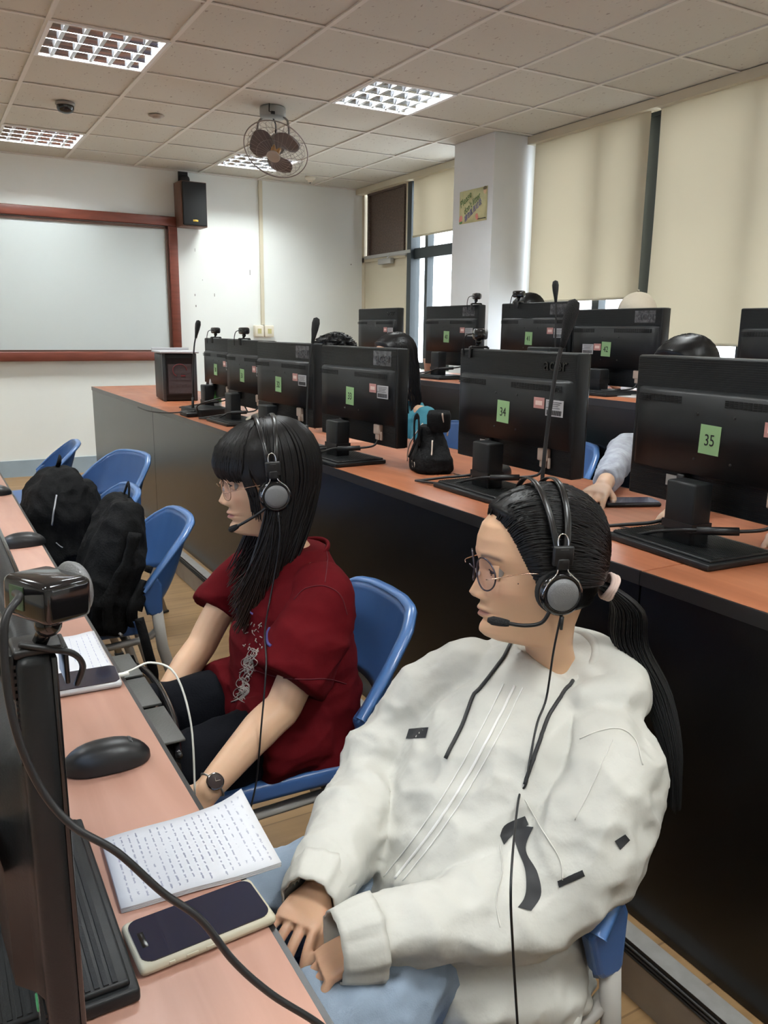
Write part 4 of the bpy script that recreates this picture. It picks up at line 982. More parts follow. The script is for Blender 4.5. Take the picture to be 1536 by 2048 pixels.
class Head:
    def __init__(s, pos, yaw, pitch, roll, neck, k=1.):
        F = np.array([-math.cos(yaw)*math.cos(pitch), math.sin(yaw)*math.cos(pitch), math.sin(pitch)]); L = np.array([-math.sin(yaw), -math.cos(yaw), 0]); U = np.cross(F, L)
        c, q = math.cos(roll), math.sin(roll); s.R = np.stack([F, c*L+q*U, -q*L+c*U], 1); s.p = np.array(pos, float); s.neck = np.array(neck, float); s.k = k
    def w(s, P):
        P = np.asarray(P, float); W = (P*s.k)@s.R.T+s.p
        return W
    def body(s, P):
        W = s.w(P); base = s.w([(-.030, 0, -.21)])[0]; t = np.clip((-.105-P[:, 2])/.105, 0, 1); t = t*t*(3-2*t)
        return W+(s.neck-base)*t[:, None]
def eye_parts(H, t, skin=None):
    for q in (-1, 1):
        b = MB(); c = H.w([(.0688, q*.0305, .0010)])[0]; b.sph(c, .0116, 14); o = b.build('eyeball', mat('eye white', (.34, .32, .31), .2), t)
        d = H.R@norm((1, .16, -.06)); F = frame_to(d)
        b = MB(); b.lathe([(0, .0122), (.0035, .0121), (.0064, .0106), (.0064, .0098)], 18, np.hstack([F, c[:, None]])); b.build('iris', mat('dark iris', (.025, .012, .008), .1), o)
        # upper lid line (lashes) and lower lid
        b = MB(); pts = [H.w([(.0705+.0124*math.cos(e)*math.cos(a), q*.0305+.0124*math.sin(a), .0010+.0124*math.sin(e))])[0] for a, e in ((-1.1, .02), (-.7, .20), (-.25, .30), (.25, .30), (.7, .20), (1.15, .02))]
        b.tube(smooth_path(pts, 4), [.0004]*1+[.0008]*20, 6) if len(smooth_path(pts, 4)) == 21 else b.tube(smooth_path(pts, 4), .0008, 6); b.build('lashes', mat('lashes', (.012, .01, .01), .6), t)
        for sg, e0 in ((1, .50), (-1, -.42)):
            G = [[(lambda ee: H.w([(.0688+.0125*math.cos(ee)*math.cos(a), q*.0305+.0125*math.sin(a)*(math.cos(ee)*.3+.7), .0010+.0125*math.sin(ee))])[0])(sg*((.30 if sg > 0 else .17)*max(0, math.cos(a*1.75))**.8*(1-e)+1.5*e)) for a in np.linspace(-1.35, 1.35, 16)] for e in (np.linspace(0, 1, 6))]
            b = MB(); b.grid(G); b.build('eyelid', skin, t)
def strands(mb, paths, r, n=3, cols=None, out=None):
    for i, p in enumerate(paths):
        k = len(p); rr = [r*(1 if j < k*.75 else max(.25, 1-(j-k*.75)/(k*.3))) for j in range(k)]
        v0 = len(mb.v); mb.tube(p, rr, n, cap=False)
        for q in range(v0, len(mb.v)): mb.sm[-1] = True
def hairshell(H, xh, off, name, t, m, base=-.006, zlow=-.105):
    G = []
    for el in np.linspace(-.82, PI/2-.001, 60):
        row = []
        for az in np.linspace(-PI, PI, 129)[:-1]:
            d = np.array([math.cos(el)*math.cos(az), math.cos(el)*math.sin(az), math.sin(el)]); p = scalp(d)
            mk = sm(-.007, .009, xh(p[2], p[1])-p[0])*sm(zlow-.01, zlow+.012, p[2])
            row.append(p+d*(base+(off(d, p)-base)*mk+.0012*mk*math.sin(az*60+6*math.sin(el*5))))
        G.append(row)
    G = np.array(G); sh = G.shape; b = MB(); b.grid(H.w(G.reshape(-1, 3)).reshape(sh), True, close=True)
    return b
# ------------------------------------------------------------------ hands
def hand(mb, wrist, fdir, pnorm, side, curl=(.35, .5, .4), spread=.06, s=1., thumb=(.7, .5)):
    """side +1: thumb towards cross(fdir, pnorm)"""
    f = norm(fdir); n = norm(np.asarray(pnorm)-f*(np.asarray(pnorm)@f)); th = norm(np.cross(f, n))*side
    W = np.asarray(wrist, float); tips = []
    b0 = MB()
    sections(mb, [(W-f*.02*s, th, n, .024*s, .018*s, .9), (W+f*.01*s, th, n, .027*s, .016*s, .85), (W+f*.04*s, th, n, .037*s, .0145*s, .75), (W+f*.07*s, th, n, .040*s, .013*s, .75), (W+f*.086*s, th, n, .036*s, .010*s, .8)], 20)
    for k, (o, L_, r) in enumerate(((.030, .072, .0088), (.010, .080, .0090), (-.010, .074, .0086), (-.029, .058, .0076))):
        p = W+f*(.078-.004*abs(k-1.2))*s+th*o*s; d = norm(f+th*(1.2-k)*spread); P = [p-d*.01*s, p]; seg = (.45, .30, .25); ang = 0
        for q in range(3):
            ang += curl[q]*(1+.08*k); dd = d*math.cos(ang)+n*math.sin(ang); p = p+dd*L_*seg[q]*s; P.append(p)
        m = MB(); rs = np.array([r*1.05, r*1.05, r*.98, r*.9, r*.78])*s; limb(mb, P, rs, 10); tips.append((P[-1], dd))
    p = W+f*.022*s+th*.022*s+n*.004*s; d1 = norm(th*thumb[0]+f*.75+n*thumb[1]); d2 = norm(th*.25*thumb[0]+f*.95+n*thumb[1]*.9)
    limb(mb, [p-d1*.005, p+d1*.032*s, p+d1*.034*s+d2*.028*s, p+d1*.034*s+d2*.048*s], np.array([.013, .0115, .010, .008])*s, 10)
    return tips
def person(label, loc, group=None): 
    t = thing('person', label, 'person', loc, world=True)
    if group: t['group'] = group
    return t
def add_geo(mb, V, F, sm_=True): mb.add(V, F, sm_)

def folds(V, N, amp, scales, seed, mask=None):
    d = np.zeros(len(V))
    for a, sc_, o in scales:
        q = np.array([noise.noise(Vector((p[0]*sc_[0]+seed+o, p[1]*sc_[1]-o, p[2]*sc_[2]+o*2))) for p in V]); d += a*(1-2*np.abs(q)*2.2)
    if mask is not None: d = d*mask
    return V+N*(amp*d)[:, None]
# ================================================================== the girl in red (B)
SKB = (.62, .385, .245)
HB = Head((.632, 1.622, 1.041), math.radians(14.3), math.radians(-4.), 0, (.705, 1.60, .845))
tB = person('girl in a dark red T-shirt with long black hair and bangs, wearing a headset', (.55, 1.56, 0))
b = MB(); hv = MB()
L, R = np.array, None
b2 = MB()
limb(b2, [(.69, 1.60, .86), (.69, 1.58, .78), (.67, 1.57, .62), (.67, 1.56, .54)], [.050, .085, .085, .10], 18)
limb(b2, [(.69, 1.47, .835), (.70, 1.73, .825)], [.045, .045])
limb(b2, [(.69, 1.46, .825), (.625, 1.40, .73), (.557, 1.365, .635)], [.036, .039, .036]); limb(b2, [(.557, 1.365, .635), (.50, 1.345, .612), (.378, 1.295, .545)], [.0365, .037, .024])
limb(b2, [(.66, 1.75, .80), (.58, 1.775, .72), (.515, 1.755, .635)], [.034, .037, .035]); limb(b2, [(.515, 1.755, .635), (.47, 1.73, .60), (.40, 1.68, .55)], [.035, .036, .025])
hand(b2, (.378, 1.295, .545), (-.82, -.12, -.55), (-.3, .75, -.6), -1, (.3, .5, .4)); hand(b2, (.40, 1.68, .55), (-.85, -.25, -.3), (0, -.3, -1), 1, (.3, .4, .3))
V, F, N_ = remesh(b2, .0042, 3)
b = MB(); b.add(V, F, True); nb = len(V); cols = np.tile(SKB, (nb, 1)); hvw = HB.body(HV); b.add(hvw, HF, True)
cols = np.vstack([cols, head_cols(HV, SKB, lip=(.38, .15, .13), browa=.4)]); b.build('body', M['skinA'], tB, cols=cols)
skB = mat('eyelid skin', SKB, .45); eye_parts(HB, tB, skB)
# shirt
RED = mat('dark red cotton', (.088, .0042, .0065), .9, spec=.07, var=.08, vscale=30, bump=.3, bscale=12)
b2 = MB(); Wl = norm((-.10, -1, 0)); Dp = norm((-1, .1, 0))
sections(b2, [((.655, 1.55, .452), Wl, Dp, .198, .128, .85), ((.655, 1.55, .48), Wl, Dp, .200, .138, .8), ((.660, 1.555, .53), Wl, Dp, .190, .140, .8), ((.664, 1.56, .60), Wl, Dp, .176, .138, .85), ((.667, 1.575, .70), Wl, Dp, .166, .126, .85),
    ((.680, 1.59, .78), Wl, Dp, .172, .115, .85), ((.688, 1.60, .835), Wl, Dp, .150, .090, .85), ((.695, 1.60, .870), Wl, Dp, .105, .068, .9), ((.702, 1.60, .893), Wl, Dp, .062, .056, 1.)], 34)
limb(b2, [(.690, 1.475, .835), (.672, 1.425, .80), (.610, 1.385, .735), (.570, 1.372, .690)], [.060, .070, .080, .083], 20, endflat=True); limb(b2, [(.69, 1.72, .83), (.66, 1.78, .79), (.60, 1.80, .725), (.572, 1.795, .695)], [.060, .064, .070, .072], 20, endflat=True)
for y in (1.44, 1.67): limb(b2, [(.62, y, .535), (.515, y-.005, .535)], [.098, .090], 18, endflat=True)
V, F, N_ = remesh(b2, .0060, 6)
k_ = 1-sm(.80, .88, V[:, 2])
V = folds(V, N_, .0042, ((1., (7, 4, 12), 0), (.45, (16, 8, 24), 3)), 1.3, k_)
# keep the sleeves open-ended: drop the caps where the arms come out
b = MB(); b.add(V, F, True); shirtB = b.build('t_shirt', RED, tB); SB = Surf(V, F)
b = MB()
b.tube([np.array((.702+.060*math.cos(a), 1.60+.064*math.sin(a), .876+.018*math.cos(a))) for a in np.linspace(0, 2*PI, 33)[:-1]], .0045, 8, flat=1.5, closed=True); b.build('collar', RED, tB)
b = MB(); SB.line(b, [(486, 1330), (540, 1350), (600, 1358), (655, 1358), (692, 1368)], .0011); SB.line(b, [(588, 1200), (610, 1178), (648, 1172), (680, 1190), (694, 1230)], .0010); SB.line(b, [(650, 1090), (655, 1120), (650, 1165)], .0009); b.build('seam', mat('dark seam red', (.10, .006, .012), .9), tB)
# print on the chest
b = MB()
for pl_ in ([(472, 1195), (474, 1226), (482, 1233), (486, 1226), (487, 1200)], [(492, 1192), (505, 1190), (500, 1196), (500, 1222), (506, 1228)], [(487, 1212), (486, 1232), (494, 1232)]): SB.line(b, pl_, .0022, off=.0)
b.build('print_letters', mat('print purple', (.10, .07, .22), .8), tB)
b = MB()
rr = random.Random(4)
for k in range(46):
    v_ = rr.random(); x0, y0 = 508-24*v_+rr.uniform(-8, 8), 1295+88*v_; w_ = rr.uniform(-12, 12); SB.line(b, [(x0, y0), (x0+w_, y0+7), (x0+w_*.6-5, y0+17), (x0-w_*.8-6, y0+25)], rr.uniform(.0006, .0013), 14)
for k in range(30):
    x0, y0 = rr.uniform(486, 525), rr.uniform(1240, 1300); SB.line(b, [(x0, y0), (x0+rr.uniform(-6, 6), y0+rr.uniform(2, 6))], rr.uniform(.0006, .0014), 4)
b.build('print_figure', mat('print cream', (.33, .28, .25), .8), tB)
b = MB(); SB.line(b, [(540, 1256), (534, 1268), (535, 1285), (542, 1292)], .0035, off=0); b.build('print_ring', mat('print blue', (.05, .04, .16), .8), tB)
# trousers
BLK = mat('black trousers cloth', (.005, .0055, .008), .9, spec=.10, bump=.15, bscale=250)
b2 = MB()
limb(b2, [(.66, 1.56, .56), (.65, 1.56, .55)], [.10, .10], 20); 
for y0, y1, y2 in ((1.475, 1.435, 1.42), (1.65, 1.67, 1.68)): limb(b2, [(.62, y0, .530), (.45, y1, .525), (.24, y2, .515)], [.080, .076, .062], 18); limb(b2, [(.24, y2, .515), (.22, y2, .28), (.21, y2, .09)], [.060, .052, .042], 16)
V, F, N_ = remesh(b2, .008, 5); V = folds(V, N_, .003, ((1., (10, 18, 12), 0),), 2.); b = MB(); b.add(V, F, True); b.build('trousers', BLK, tB)
def shoes(t, pts, m, rz=PI):
    for (x, y) in pts:
        b = MB(); R = rotz(rz); z = t.location.z
        S_ = [(-.10, .030, .02), (-.07, .040, .035), (0, .040, .045), (.07, .043, .035), (.13, .040, .028), (.165, .024, .018)]
        sections(b, [(R@np.array((u, 0, z+h)) + np.array((x, y, 0)), R@np.array((0, 1, 0)), (0, 0, 1), w_, h, .8) for u, w_, h in S_], 18); b.build('shoe', m, t)
shoes(tB, [(.20, 1.42), (.20, 1.68)], mat('white trainers', (.6, .6, .6), .6))
# hair
XH = [(.125, .3), (.098, .10), (.088, .078), (.078, .064), (.06, .054), (.03, .040), (.01, .030), (-.01, .018), (-.03, .010), (-.045, -.012), (-.06, -.03), (-.10, -.045)]
xh = lambda z, y: ip(XH, z)
b = hairshell(HB, xh, lambda d, p: .013+.004*max(0, d[2]), 'hair', tB, None)
r = random.Random(11); paths = []; tips = []
def fall(a0, length, fwd, out, jit=.006, r_=r):
    """a lock that leaves the crown at azimuth a0, follows the head and hangs"""
    P = []; j1 = r_.uniform(-1, 1); j2 = r_.uniform(-1, 1)
    for el in np.linspace(1.35, -.05, 9):
        d = np.array([math.cos(el)*math.cos(a0), math.cos(el)*math.sin(a0), math.sin(el)]); P.append(scalp(d, .016+.003*j1*math.cos(el)))
    e = P[-1]; n = 9
    if isinstance(fwd, tuple): fwd = fwd[1]-e[0]; out = (math.copysign(.088, a0)-e[1])*.9 if abs(a0) > 2. else out*math.copysign(1, a0)
    for i in range(1, n+1):
        u = i/n; P.append(e+np.array([fwd*u**1.5+jit*j1*u, out*math.sin(u*PI*.5)+jit*j2*u, -length*u]))
    return P
for k in range(520):   # near side, back and far side
    a0 = r.choice([r.uniform(1.35, 3.1), r.uniform(1.5, 2.9), r.uniform(-3.1, -1.35)])
    if a0 > 0: q = (3.1-a0)/1.75; P = fall(a0, r.uniform(.21, .315), ('n', r.uniform(.035, .110)), .010)
    else: P = fall(a0, r.uniform(.21, .32), ('n', r.uniform(.05, .10)), -.004)
    paths.append(P)
for k in range(70):    # thin lock in front of the ear
    a0 = r.uniform(.78, .98)*r.choice((1, 1, -1)); P = []
    for el in np.linspace(1.35, .12, 8):
        d = np.array([math.cos(el)*math.cos(a0), math.cos(el)*math.sin(a0), math.sin(el)]); P.append(scalp(d, .013))
    e = P[-1]; 
    for u in np.linspace(.12, 1, 6): P.append(e+np.array([-.004*u-.012*math.sin(u*2), math.copysign(.003, a0)*u, -u*r.uniform(.055, .10)]))
    paths.append(P)
for k in range(330):   # bangs
    a0 = r.uniform(-.86, .86); P = []; zend = r.uniform(.014, .024)-.006*abs(a0)
    for el in np.linspace(1.30, .28, 9):
        d = np.array([math.cos(el)*math.cos(a0), math.cos(el)*math.sin(a0), math.sin(el)]); P.append(scalp(d, .016+.002*r.uniform(-1, 1)))
    e = P[-1]; g_ = scalp((math.cos(a0), math.sin(a0), .05), .009)
    for u in (.35, .7, 1): P.append(np.array([e[0]+(g_[0]-e[0])*u+.004*math.sin(u*3), e[1]+(g_[1]-e[1])*u+r.uniform(-.001, .001), e[2]+(zend-e[2])*u]))
    paths.append(P)
n0 = len(b.v)
for P in paths: W = HB.w(P); b.tube(list(W), [.0026 if i < len(W)*.7 else .0026*max(.25, 1-(i/len(W)-.7)/.34) for i in range(len(W))], 4, cap=False)
cols = np.tile((.0075, .0065, .0065), (len(b.v), 1)); zz = np.array([p[2] for p in b.v]); kk = sm(.92, .72, zz)[:, None]; cols = cols*(1-kk)+np.array((.035, .018, .011))*kk
for i in range(len(b.sm)): b.sm[i] = True
b.build('hair', M['hairb'], tB, cols=cols)

# ================================================================== the girl in white (A)
SKA = (.66, .40, .245)
HA = Head((.813, .947, .998), math.radians(20), 0, math.radians(3), (.868, .945, .79))
tA = person('nearest girl in a white hooded jacket and torn pale jeans, ponytail and round glasses', (.60, .92, 0))
b2 = MB()
limb(b2, [(.865, .945, .80), (.80, .94, .72), (.72, .93, .60), (.66, .93, .55)], [.050, .075, .085, .09], 18)
limb(b2, [(.84, .82, .775), (.80, 1.06, .775)], [.036, .036]); limb(b2, [(.845, .80, .765), (.83, .745, .74), (.76, .725, .68), (.675, .728, .625)], [.034, .034, .033, .032]); limb(b2, [(.675, .728, .625), (.60, .735, .610), (.49, .755, .610), (.424, .767, .612)], [.032, .030, .025, .020])
limb(b2, [(.80, 1.06, .775), (.74, 1.11, .72), (.66, 1.12, .64), (.60, 1.095, .595)], [.034, .034, .033, .032]); limb(b2, [(.60, 1.095, .595), (.54, 1.02, .60), (.46, .935, .605), (.412, .891, .606)], [.032, .030, .025, .020])
hand(b2, (.424, .767, .612), (-.93, .14, -.34), (-.25, -.05, -1), -1, (.35, .5, .4), .14, .80, (.1, .5)); hand(b2, (.412, .891, .606), (-.76, -.60, -.12), (-.1, .1, -1), 1, (.22, .42, .35), .12, .82, thumb=(.5, .15))
V, F, N_ = remesh(b2, .0021, 2)
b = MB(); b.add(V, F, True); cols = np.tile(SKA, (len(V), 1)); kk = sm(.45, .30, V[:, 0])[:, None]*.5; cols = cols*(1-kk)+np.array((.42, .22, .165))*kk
b.add(HA.body(HV), HF, True); hc = head_cols(HV, SKA, lip=(.34, .155, .12), browa=.85)
for i, (x, y, z) in enumerate(HV):
    if x > .02 and (x-.066)**2*.2+(y-.043)**2+(z+.048)**2 < .0011**2: hc[i] = (.06, .03, .02)
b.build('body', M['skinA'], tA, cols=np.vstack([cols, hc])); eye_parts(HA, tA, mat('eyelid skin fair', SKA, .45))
for (x, y, z) in ((.0745, .0445, -.045), (.05, .0655, -.012)):
    p = SK.find_nearest(Vector((x, y, z)))[0]; b = MB(); b.sph(HA.w([tuple(p*1.006)])[0], .0011, 6); b.build('mole', mat('mole brown', (.06, .03, .02), .6), tA)
# jacket
JK = mat('white nylon', (.51, .497, .45), .50, spec=.3, bump=.55, bscale=13); JS = mat('jacket black band', (.012, .012, .014), .6)
b2 = MB(); Wl = norm((-.28, -.96, 0)); Dp = norm((-.87, .25, .40))
sections(b2, [((.665, .880, .430), Wl, norm((-1, .26, .1)), .195, .130, .8), ((.660, .880, .455), Wl, norm((-1, .26, .12)), .222, .158, .8), ((.665, .885, .50), Wl, norm((-1, .26, .16)), .226, .165, .8), ((.685, .900, .56), Wl, norm((-.95, .26, .25)), .215, .155, .8),
   ((.725, .92, .635), Wl, Dp, .192, .138, .85), ((.772, .93, .70), Wl, Dp, .186, .120, .85), ((.815, .94, .755), Wl, Dp, .170, .098, .85), ((.845, .945, .800), Wl, Dp, .125, .078, .9), ((.862, .945, .828), Wl, Dp, .078, .062, 1.)], 36)
limb(b2, [(.845, .80, .768), (.812, .745, .742), (.752, .718, .685), (.675, .722, .625)], [.060, .072, .078, .074], 22)
limb(b2, [(.685, .722, .630), (.60, .730, .610), (.49, .752, .610), (.402, .770, .616)], [.074, .068, .054, .037], 22)
limb(b2, [(.80, 1.07, .775), (.74, 1.11, .72), (.66, 1.12, .64), (.60, 1.10, .59)], [.064, .072, .074, .070], 22)
limb(b2, [(.605, 1.10, .595), (.54, 1.02, .60), (.45, .925, .605), (.390, .870, .608)], [.070, .066, .052, .035], 22)
# hood bunched behind the neck
limb(b2, [(.825, .835, .818), (.885, .815, .812), (.922, .860, .812), (.930, .945, .812), (.905, 1.03, .81), (.84, 1.05, .815)], [.028, .046, .055, .057, .048, .028], 18)
limb(b2, [(.88, .85, .81), (.88, 1.0, .81)], [.04, .04], 14)
limb(b2, [(.925, .86, .775), (.935, .95, .77)], [.045, .045], 14)
V, F, N_ = remesh(b2, .0055, 8)
k_ = 1-sm(.80, .85, V[:, 2])*.6
V = folds(V, N_, .0056, ((1., (7, 5, 9), 0), (.6, (15, 12, 19), 5), (.15, (34, 30, 34), 9)), 4.1, k_)
for e_, a_ in (((.402, .770, .616), (-1, .14, .03)), ((.390, .870, .608), (-.72, -.68, .0))):   # open the sleeve ends
    e_ = np.array(e_); a_ = norm(a_); dd = (V-e_)@a_; near_ = np.linalg.norm(V-e_, axis=1) < .07
    cut = (dd > -.006) & near_ & (dd < .06); F = [f for f in F if not all(cut[i] for i in f)]
b = MB(); b.add(V, F, True); b.build('jacket', JK, tA); SA = Surf(V, F)
# cuffs and hem band, gathered
def cuff(c, ax, r0, length, t, m, n=46, name='cuff'):
    F_ = frame_to(ax); G = []
    for u in np.linspace(0, 1, 8):
        row = []
        for j in range(n):
            q = 2*PI*j/n; rr_ = r0*(1+.03*math.sin(q*13+u*2)+.03*math.sin(q*7))*(1+.05*math.sin(u*PI))*(1-.20*u); row.append(np.asarray(c)+F_@np.array([rr_*math.cos(q), rr_*math.sin(q), length*u]))
        G.append(row)
    b = MB(); b.grid(G, True, close=True); o = b.build(name, m, t); s_ = o.modifiers.new('s', 'SOLIDIFY'); s_.thickness = .003; return o
cuff((.432, .766, .613), (-1, .14, .03), .0515, .056, tA, JK); cuff((.425, .905, .606), (-.72, -.68, .02), .0490, .054, tA, JK)
b = MB(); nn = 90; G = []
for u in np.linspace(0, 1, 6):
    G.append([np.array((.662, .878, .440+.040*u))+Wl*(.216+.004*math.sin(q*26)+.012*math.sin(u*PI))*math.copysign(abs(math.cos(q))**.8, math.cos(q))+norm((-1, .26, 0))*(.150+.004*math.sin(q*26)+.012*math.sin(u*PI))*math.copysign(abs(math.sin(q))**.8, math.sin(q)) for q in np.linspace(0, 2*PI, nn+1)[:-1]])
b.grid(G, True, close=True); b.build('hem_band', JK, tA)
b = MB(); ring = [(.868+.060*math.cos(a), .945+.068*math.sin(a), .828+.030*math.cos(a)) for a in np.linspace(0, 2*PI, 41)[:-1]]; b.tube(ring, .0105, 10, flat=1.4, closed=True); b.build('hood_collar', JK, tA)
b = MB(); b.tube([(.856+.049*math.cos(a), .945+.052*math.sin(a), .824+.024*math.cos(a)) for a in np.linspace(0, 2*PI, 33)[:-1]], .006, 8, closed=True); b.build('inner_t_shirt', mat('white cotton', (.78, .78, .78), .85), tA)
b = MB()
SA.strip(b, [(1068, 1655), (1052, 1700), (1075, 1745), (1082, 1790), (1062, 1822)], [(1025, 1650), (1032, 1690), (1050, 1740), (1050, 1790), (1035, 1815)], 26, 5)
b.build('black_band', JS, tA)
for lft, rgt in (([(1000, 1672), (1010, 1650), (1050, 1632)], [(1008, 1690), (1028, 1668), (1058, 1650)]), ([(1115, 1762), (1165, 1740)], [(1118, 1775), (1170, 1752)]), ([(1228, 1682), (1250, 1668)], [(1240, 1700), (1260, 1680)]), ([(818, 1458), (858, 1455)], [(812, 1478), (852, 1476)])):
    b = MB(); SA.strip(b, lft, rgt, 10, 4); 
    if b.f: b.build('black_band', JS, tA)
b = MB(); zp = [(1030, 1372), (985, 1462), (925, 1570), (860, 1668), (790, 1758)]; SA.line(b, zp, .0022, 60); SA.line(b, [(x+16, y+4) for x, y in zp], .0009, 60); SA.line(b, [(x-22, y-4) for x, y in zp], .0009, 60); b.build('zip', mat('white zip', (.7, .69, .66), .4), tA)
b = MB(); SA.line(b, [(1160, 1478), (1200, 1462), (1240, 1458), (1270, 1480), (1285, 1530)], .0010); SA.line(b, [(1050, 1600), (1085, 1660), (1120, 1720), (1125, 1760)], .0009); SA.line(b, [(1225, 1480), (1190, 1560), (1150, 1640)], .0008); SA.line(b, [(1000, 1690), (1005, 1740), (992, 1800), (1000, 1855)], .0008); b.build('seam', mat('seam shade', (.60, .58, .53), .6), tA)
for pts in ([(1027, 1280), (1005, 1322), (960, 1380), (948, 1395), (925, 1455), (893, 1518)], [(1146, 1364), (1105, 1420), (1075, 1495), (1050, 1570)]):
    b = MB(); SA.line(b, pts, .0030, 40, off=.003, n=8); b.build('drawstring', JS, tA)
# jeans
DN = mat('pale denim', (.24, .30, .38), .85, var=.28, vscale=9, bump=.15, bscale=500)
b2 = MB(); limb(b2, [(.66, .93, .545), (.64, .93, .52)], [.12, .125], 20)
for y0, y1, y2 in ((.845, .775, .72), (1.00, .995, .975)): limb(b2, [(.64, y0, .520), (.44, y1, .515), (.22, y2, .515)], [.092, .080, .066], 18); limb(b2, [(.22, y2, .515), (.21, y2, .28), (.20, y2, .09)], [.064, .062, .060], 16)
V, F, N_ = remesh(b2, .007, 5); V = folds(V, N_, .004, ((1., (12, 16, 14), 0), (.4, (40, 40, 40), 4)), 3.); b = MB(); b.add(V, F, True); b.build('jeans', DN, tA); SJ = Surf(V, F)
b = MB(); SJ.strip(b, [(618, 1742), (622, 1770), (634, 1790)], [(648, 1736), (650, 1762), (650, 1785)], 10, 5, off=.0015); b.build('torn_hole', mat('knee skin', (.55, .36, .28), .5), tA) if b.f else None
b = MB(); rr = random.Random(2)
for k in range(60):
    a = rr.uniform(0, 2*PI); x0, y0 = 634+18*math.cos(a), 1762+26*math.sin(a); SJ.line(b, [(x0, y0), (x0+rr.uniform(-9, 9), y0+rr.uniform(-9, 9))], .0007, 4)
if b.f: b.build('frayed_threads', mat('denim threads', (.5, .55, .6), .9), tA)
shoes(tA, [(.19, .72), (.19, .97)], mat('white trainers', (.6, .6, .6), .6))
# hair drawn back to a ponytail
b = hairshell(HA, xh, lambda d, p: (.010+.004*max(0, d[2]))*sm(-.002, .022, xh(p[2], p[1])-p[0]), 'hair', tA, None, zlow=-.055)
tie = np.array((-.112, .012, -.030)); r = random.Random(5); paths = []
for k in range(620):
    if r.random() < .45: az, el = r.uniform(.30, 1.35)*r.choice((1, 1, -1)), r.uniform(.55, 1.35)
    else: az, el = r.uniform(1.0, 2.7)*r.choice((1, 1, -1)), r.uniform(-.25, 1.2)
    d0 = np.array([math.cos(el)*math.cos(az), math.cos(el)*math.sin(az), math.sin(el)]); p0 = scalp(d0)
    if p0[0] > xh(p0[2], 0)-.001: continue
    d1 = norm(tie-np.array((-.01, 0, .015))); P = []
    for u in np.linspace(0, 1, 12):
        d = norm(d0*(1-u)+d1*u+np.array((0, 0, .22*math.sin(PI*u)*(1-abs(el)*.4)))); P.append(scalp(d, (.0115+.0025*math.sin(PI*u)+.001*r.uniform(-1, 1))*min(1, .2+u*4)))
    paths.append(P)
for k in range(330):
    z = r.uniform(-.02, .100); sg = r.choice((1, 1, 1, -1)); az = None
    for a_ in np.linspace(0, 2.2, 90):
        p = scalp((math.cos(a_), math.sin(a_), math.tan(math.atan2(z-.015, .08))))
        if p[0] < xh(p[2], 0)+.002: az = a_; break
    if az is None: continue
    d0 = norm(p-np.array((-.01, 0, .015))); d0[1] = abs(d0[1])*sg; d1 = norm(tie-np.array((-.01, 0, .015))); P = []
    for u in np.linspace(0, 1, 14): P.append(scalp(norm(d0*(1-u)+d1*u+np.array((0, 0, .20*math.sin(PI*u)))), .0015+(.0115+.0015*r.uniform(-1, 1))*min(1, u*5)))
    paths.append(P)
for k in range(26):   # sideburn wisps
    z = r.uniform(-.01, .02); P = []
    p = np.array(scalp((math.cos(1.15), math.sin(1.15), .0), .002)); 
    for u in np.linspace(0, 1, 6): P.append(p+np.array([-.012*u+r.uniform(-.002, .002)-.01, .002, z-.055*u]))
    paths.append(P)
tl = []
PT = smooth_path([HA.w([tie])[0], HA.w([tie+np.array((-.035, .012, -.035))])[0], (.950, .868, .875), (.955, .81, .81), (.935, .750, .73), (.905, .715, .66)], 4)
for k in range(620):
    a = r.uniform(0, 2*PI); q = math.sqrt(r.random()); P = []
    ln = r.uniform(.7, 1.)
    n = int(len(PT)*ln)
    for i in range(n):
        u = i/len(PT); wd = .012+.028*math.sin(PI*min(1, u*1.15+.06))*(1-.35*u); P.append(PT[i]+np.array((math.cos(a)*wd*q*.6, math.sin(a)*wd*q, .006*math.sin(a*3+u*6)*u)))
    tl.append(P)
for P in paths: W = HA.w(P); b.tube(list(W), .0017, 4, cap=False)
for P in tl: b.tube(P, [.0011*(1 if i < len(P)*.7 else max(.2, 1-(i/len(P)-.7)/.32)) for i in range(len(P))], 4, cap=False)
for i in range(len(b.sm)): b.sm[i] = True
b.build('hair', M['hair'], tA)
b = MB(); Fh = HA.R@frame_to((-1, .15, -.45)); c = HA.w([tie+np.array((-.008, .002, -.004))])[0]
for k in range(3): b.tube([c+Fh@np.array((.0195*math.cos(a), .0195*math.sin(a), (k-1)*.0045+.001*math.sin(a*3+k))) for a in np.linspace(0, 2*PI, 29)[:-1]], .0034, 8, closed=True)
b.build('hair_tie', mat('pale pink elastic', (.62, .47, .42), .8), tA)

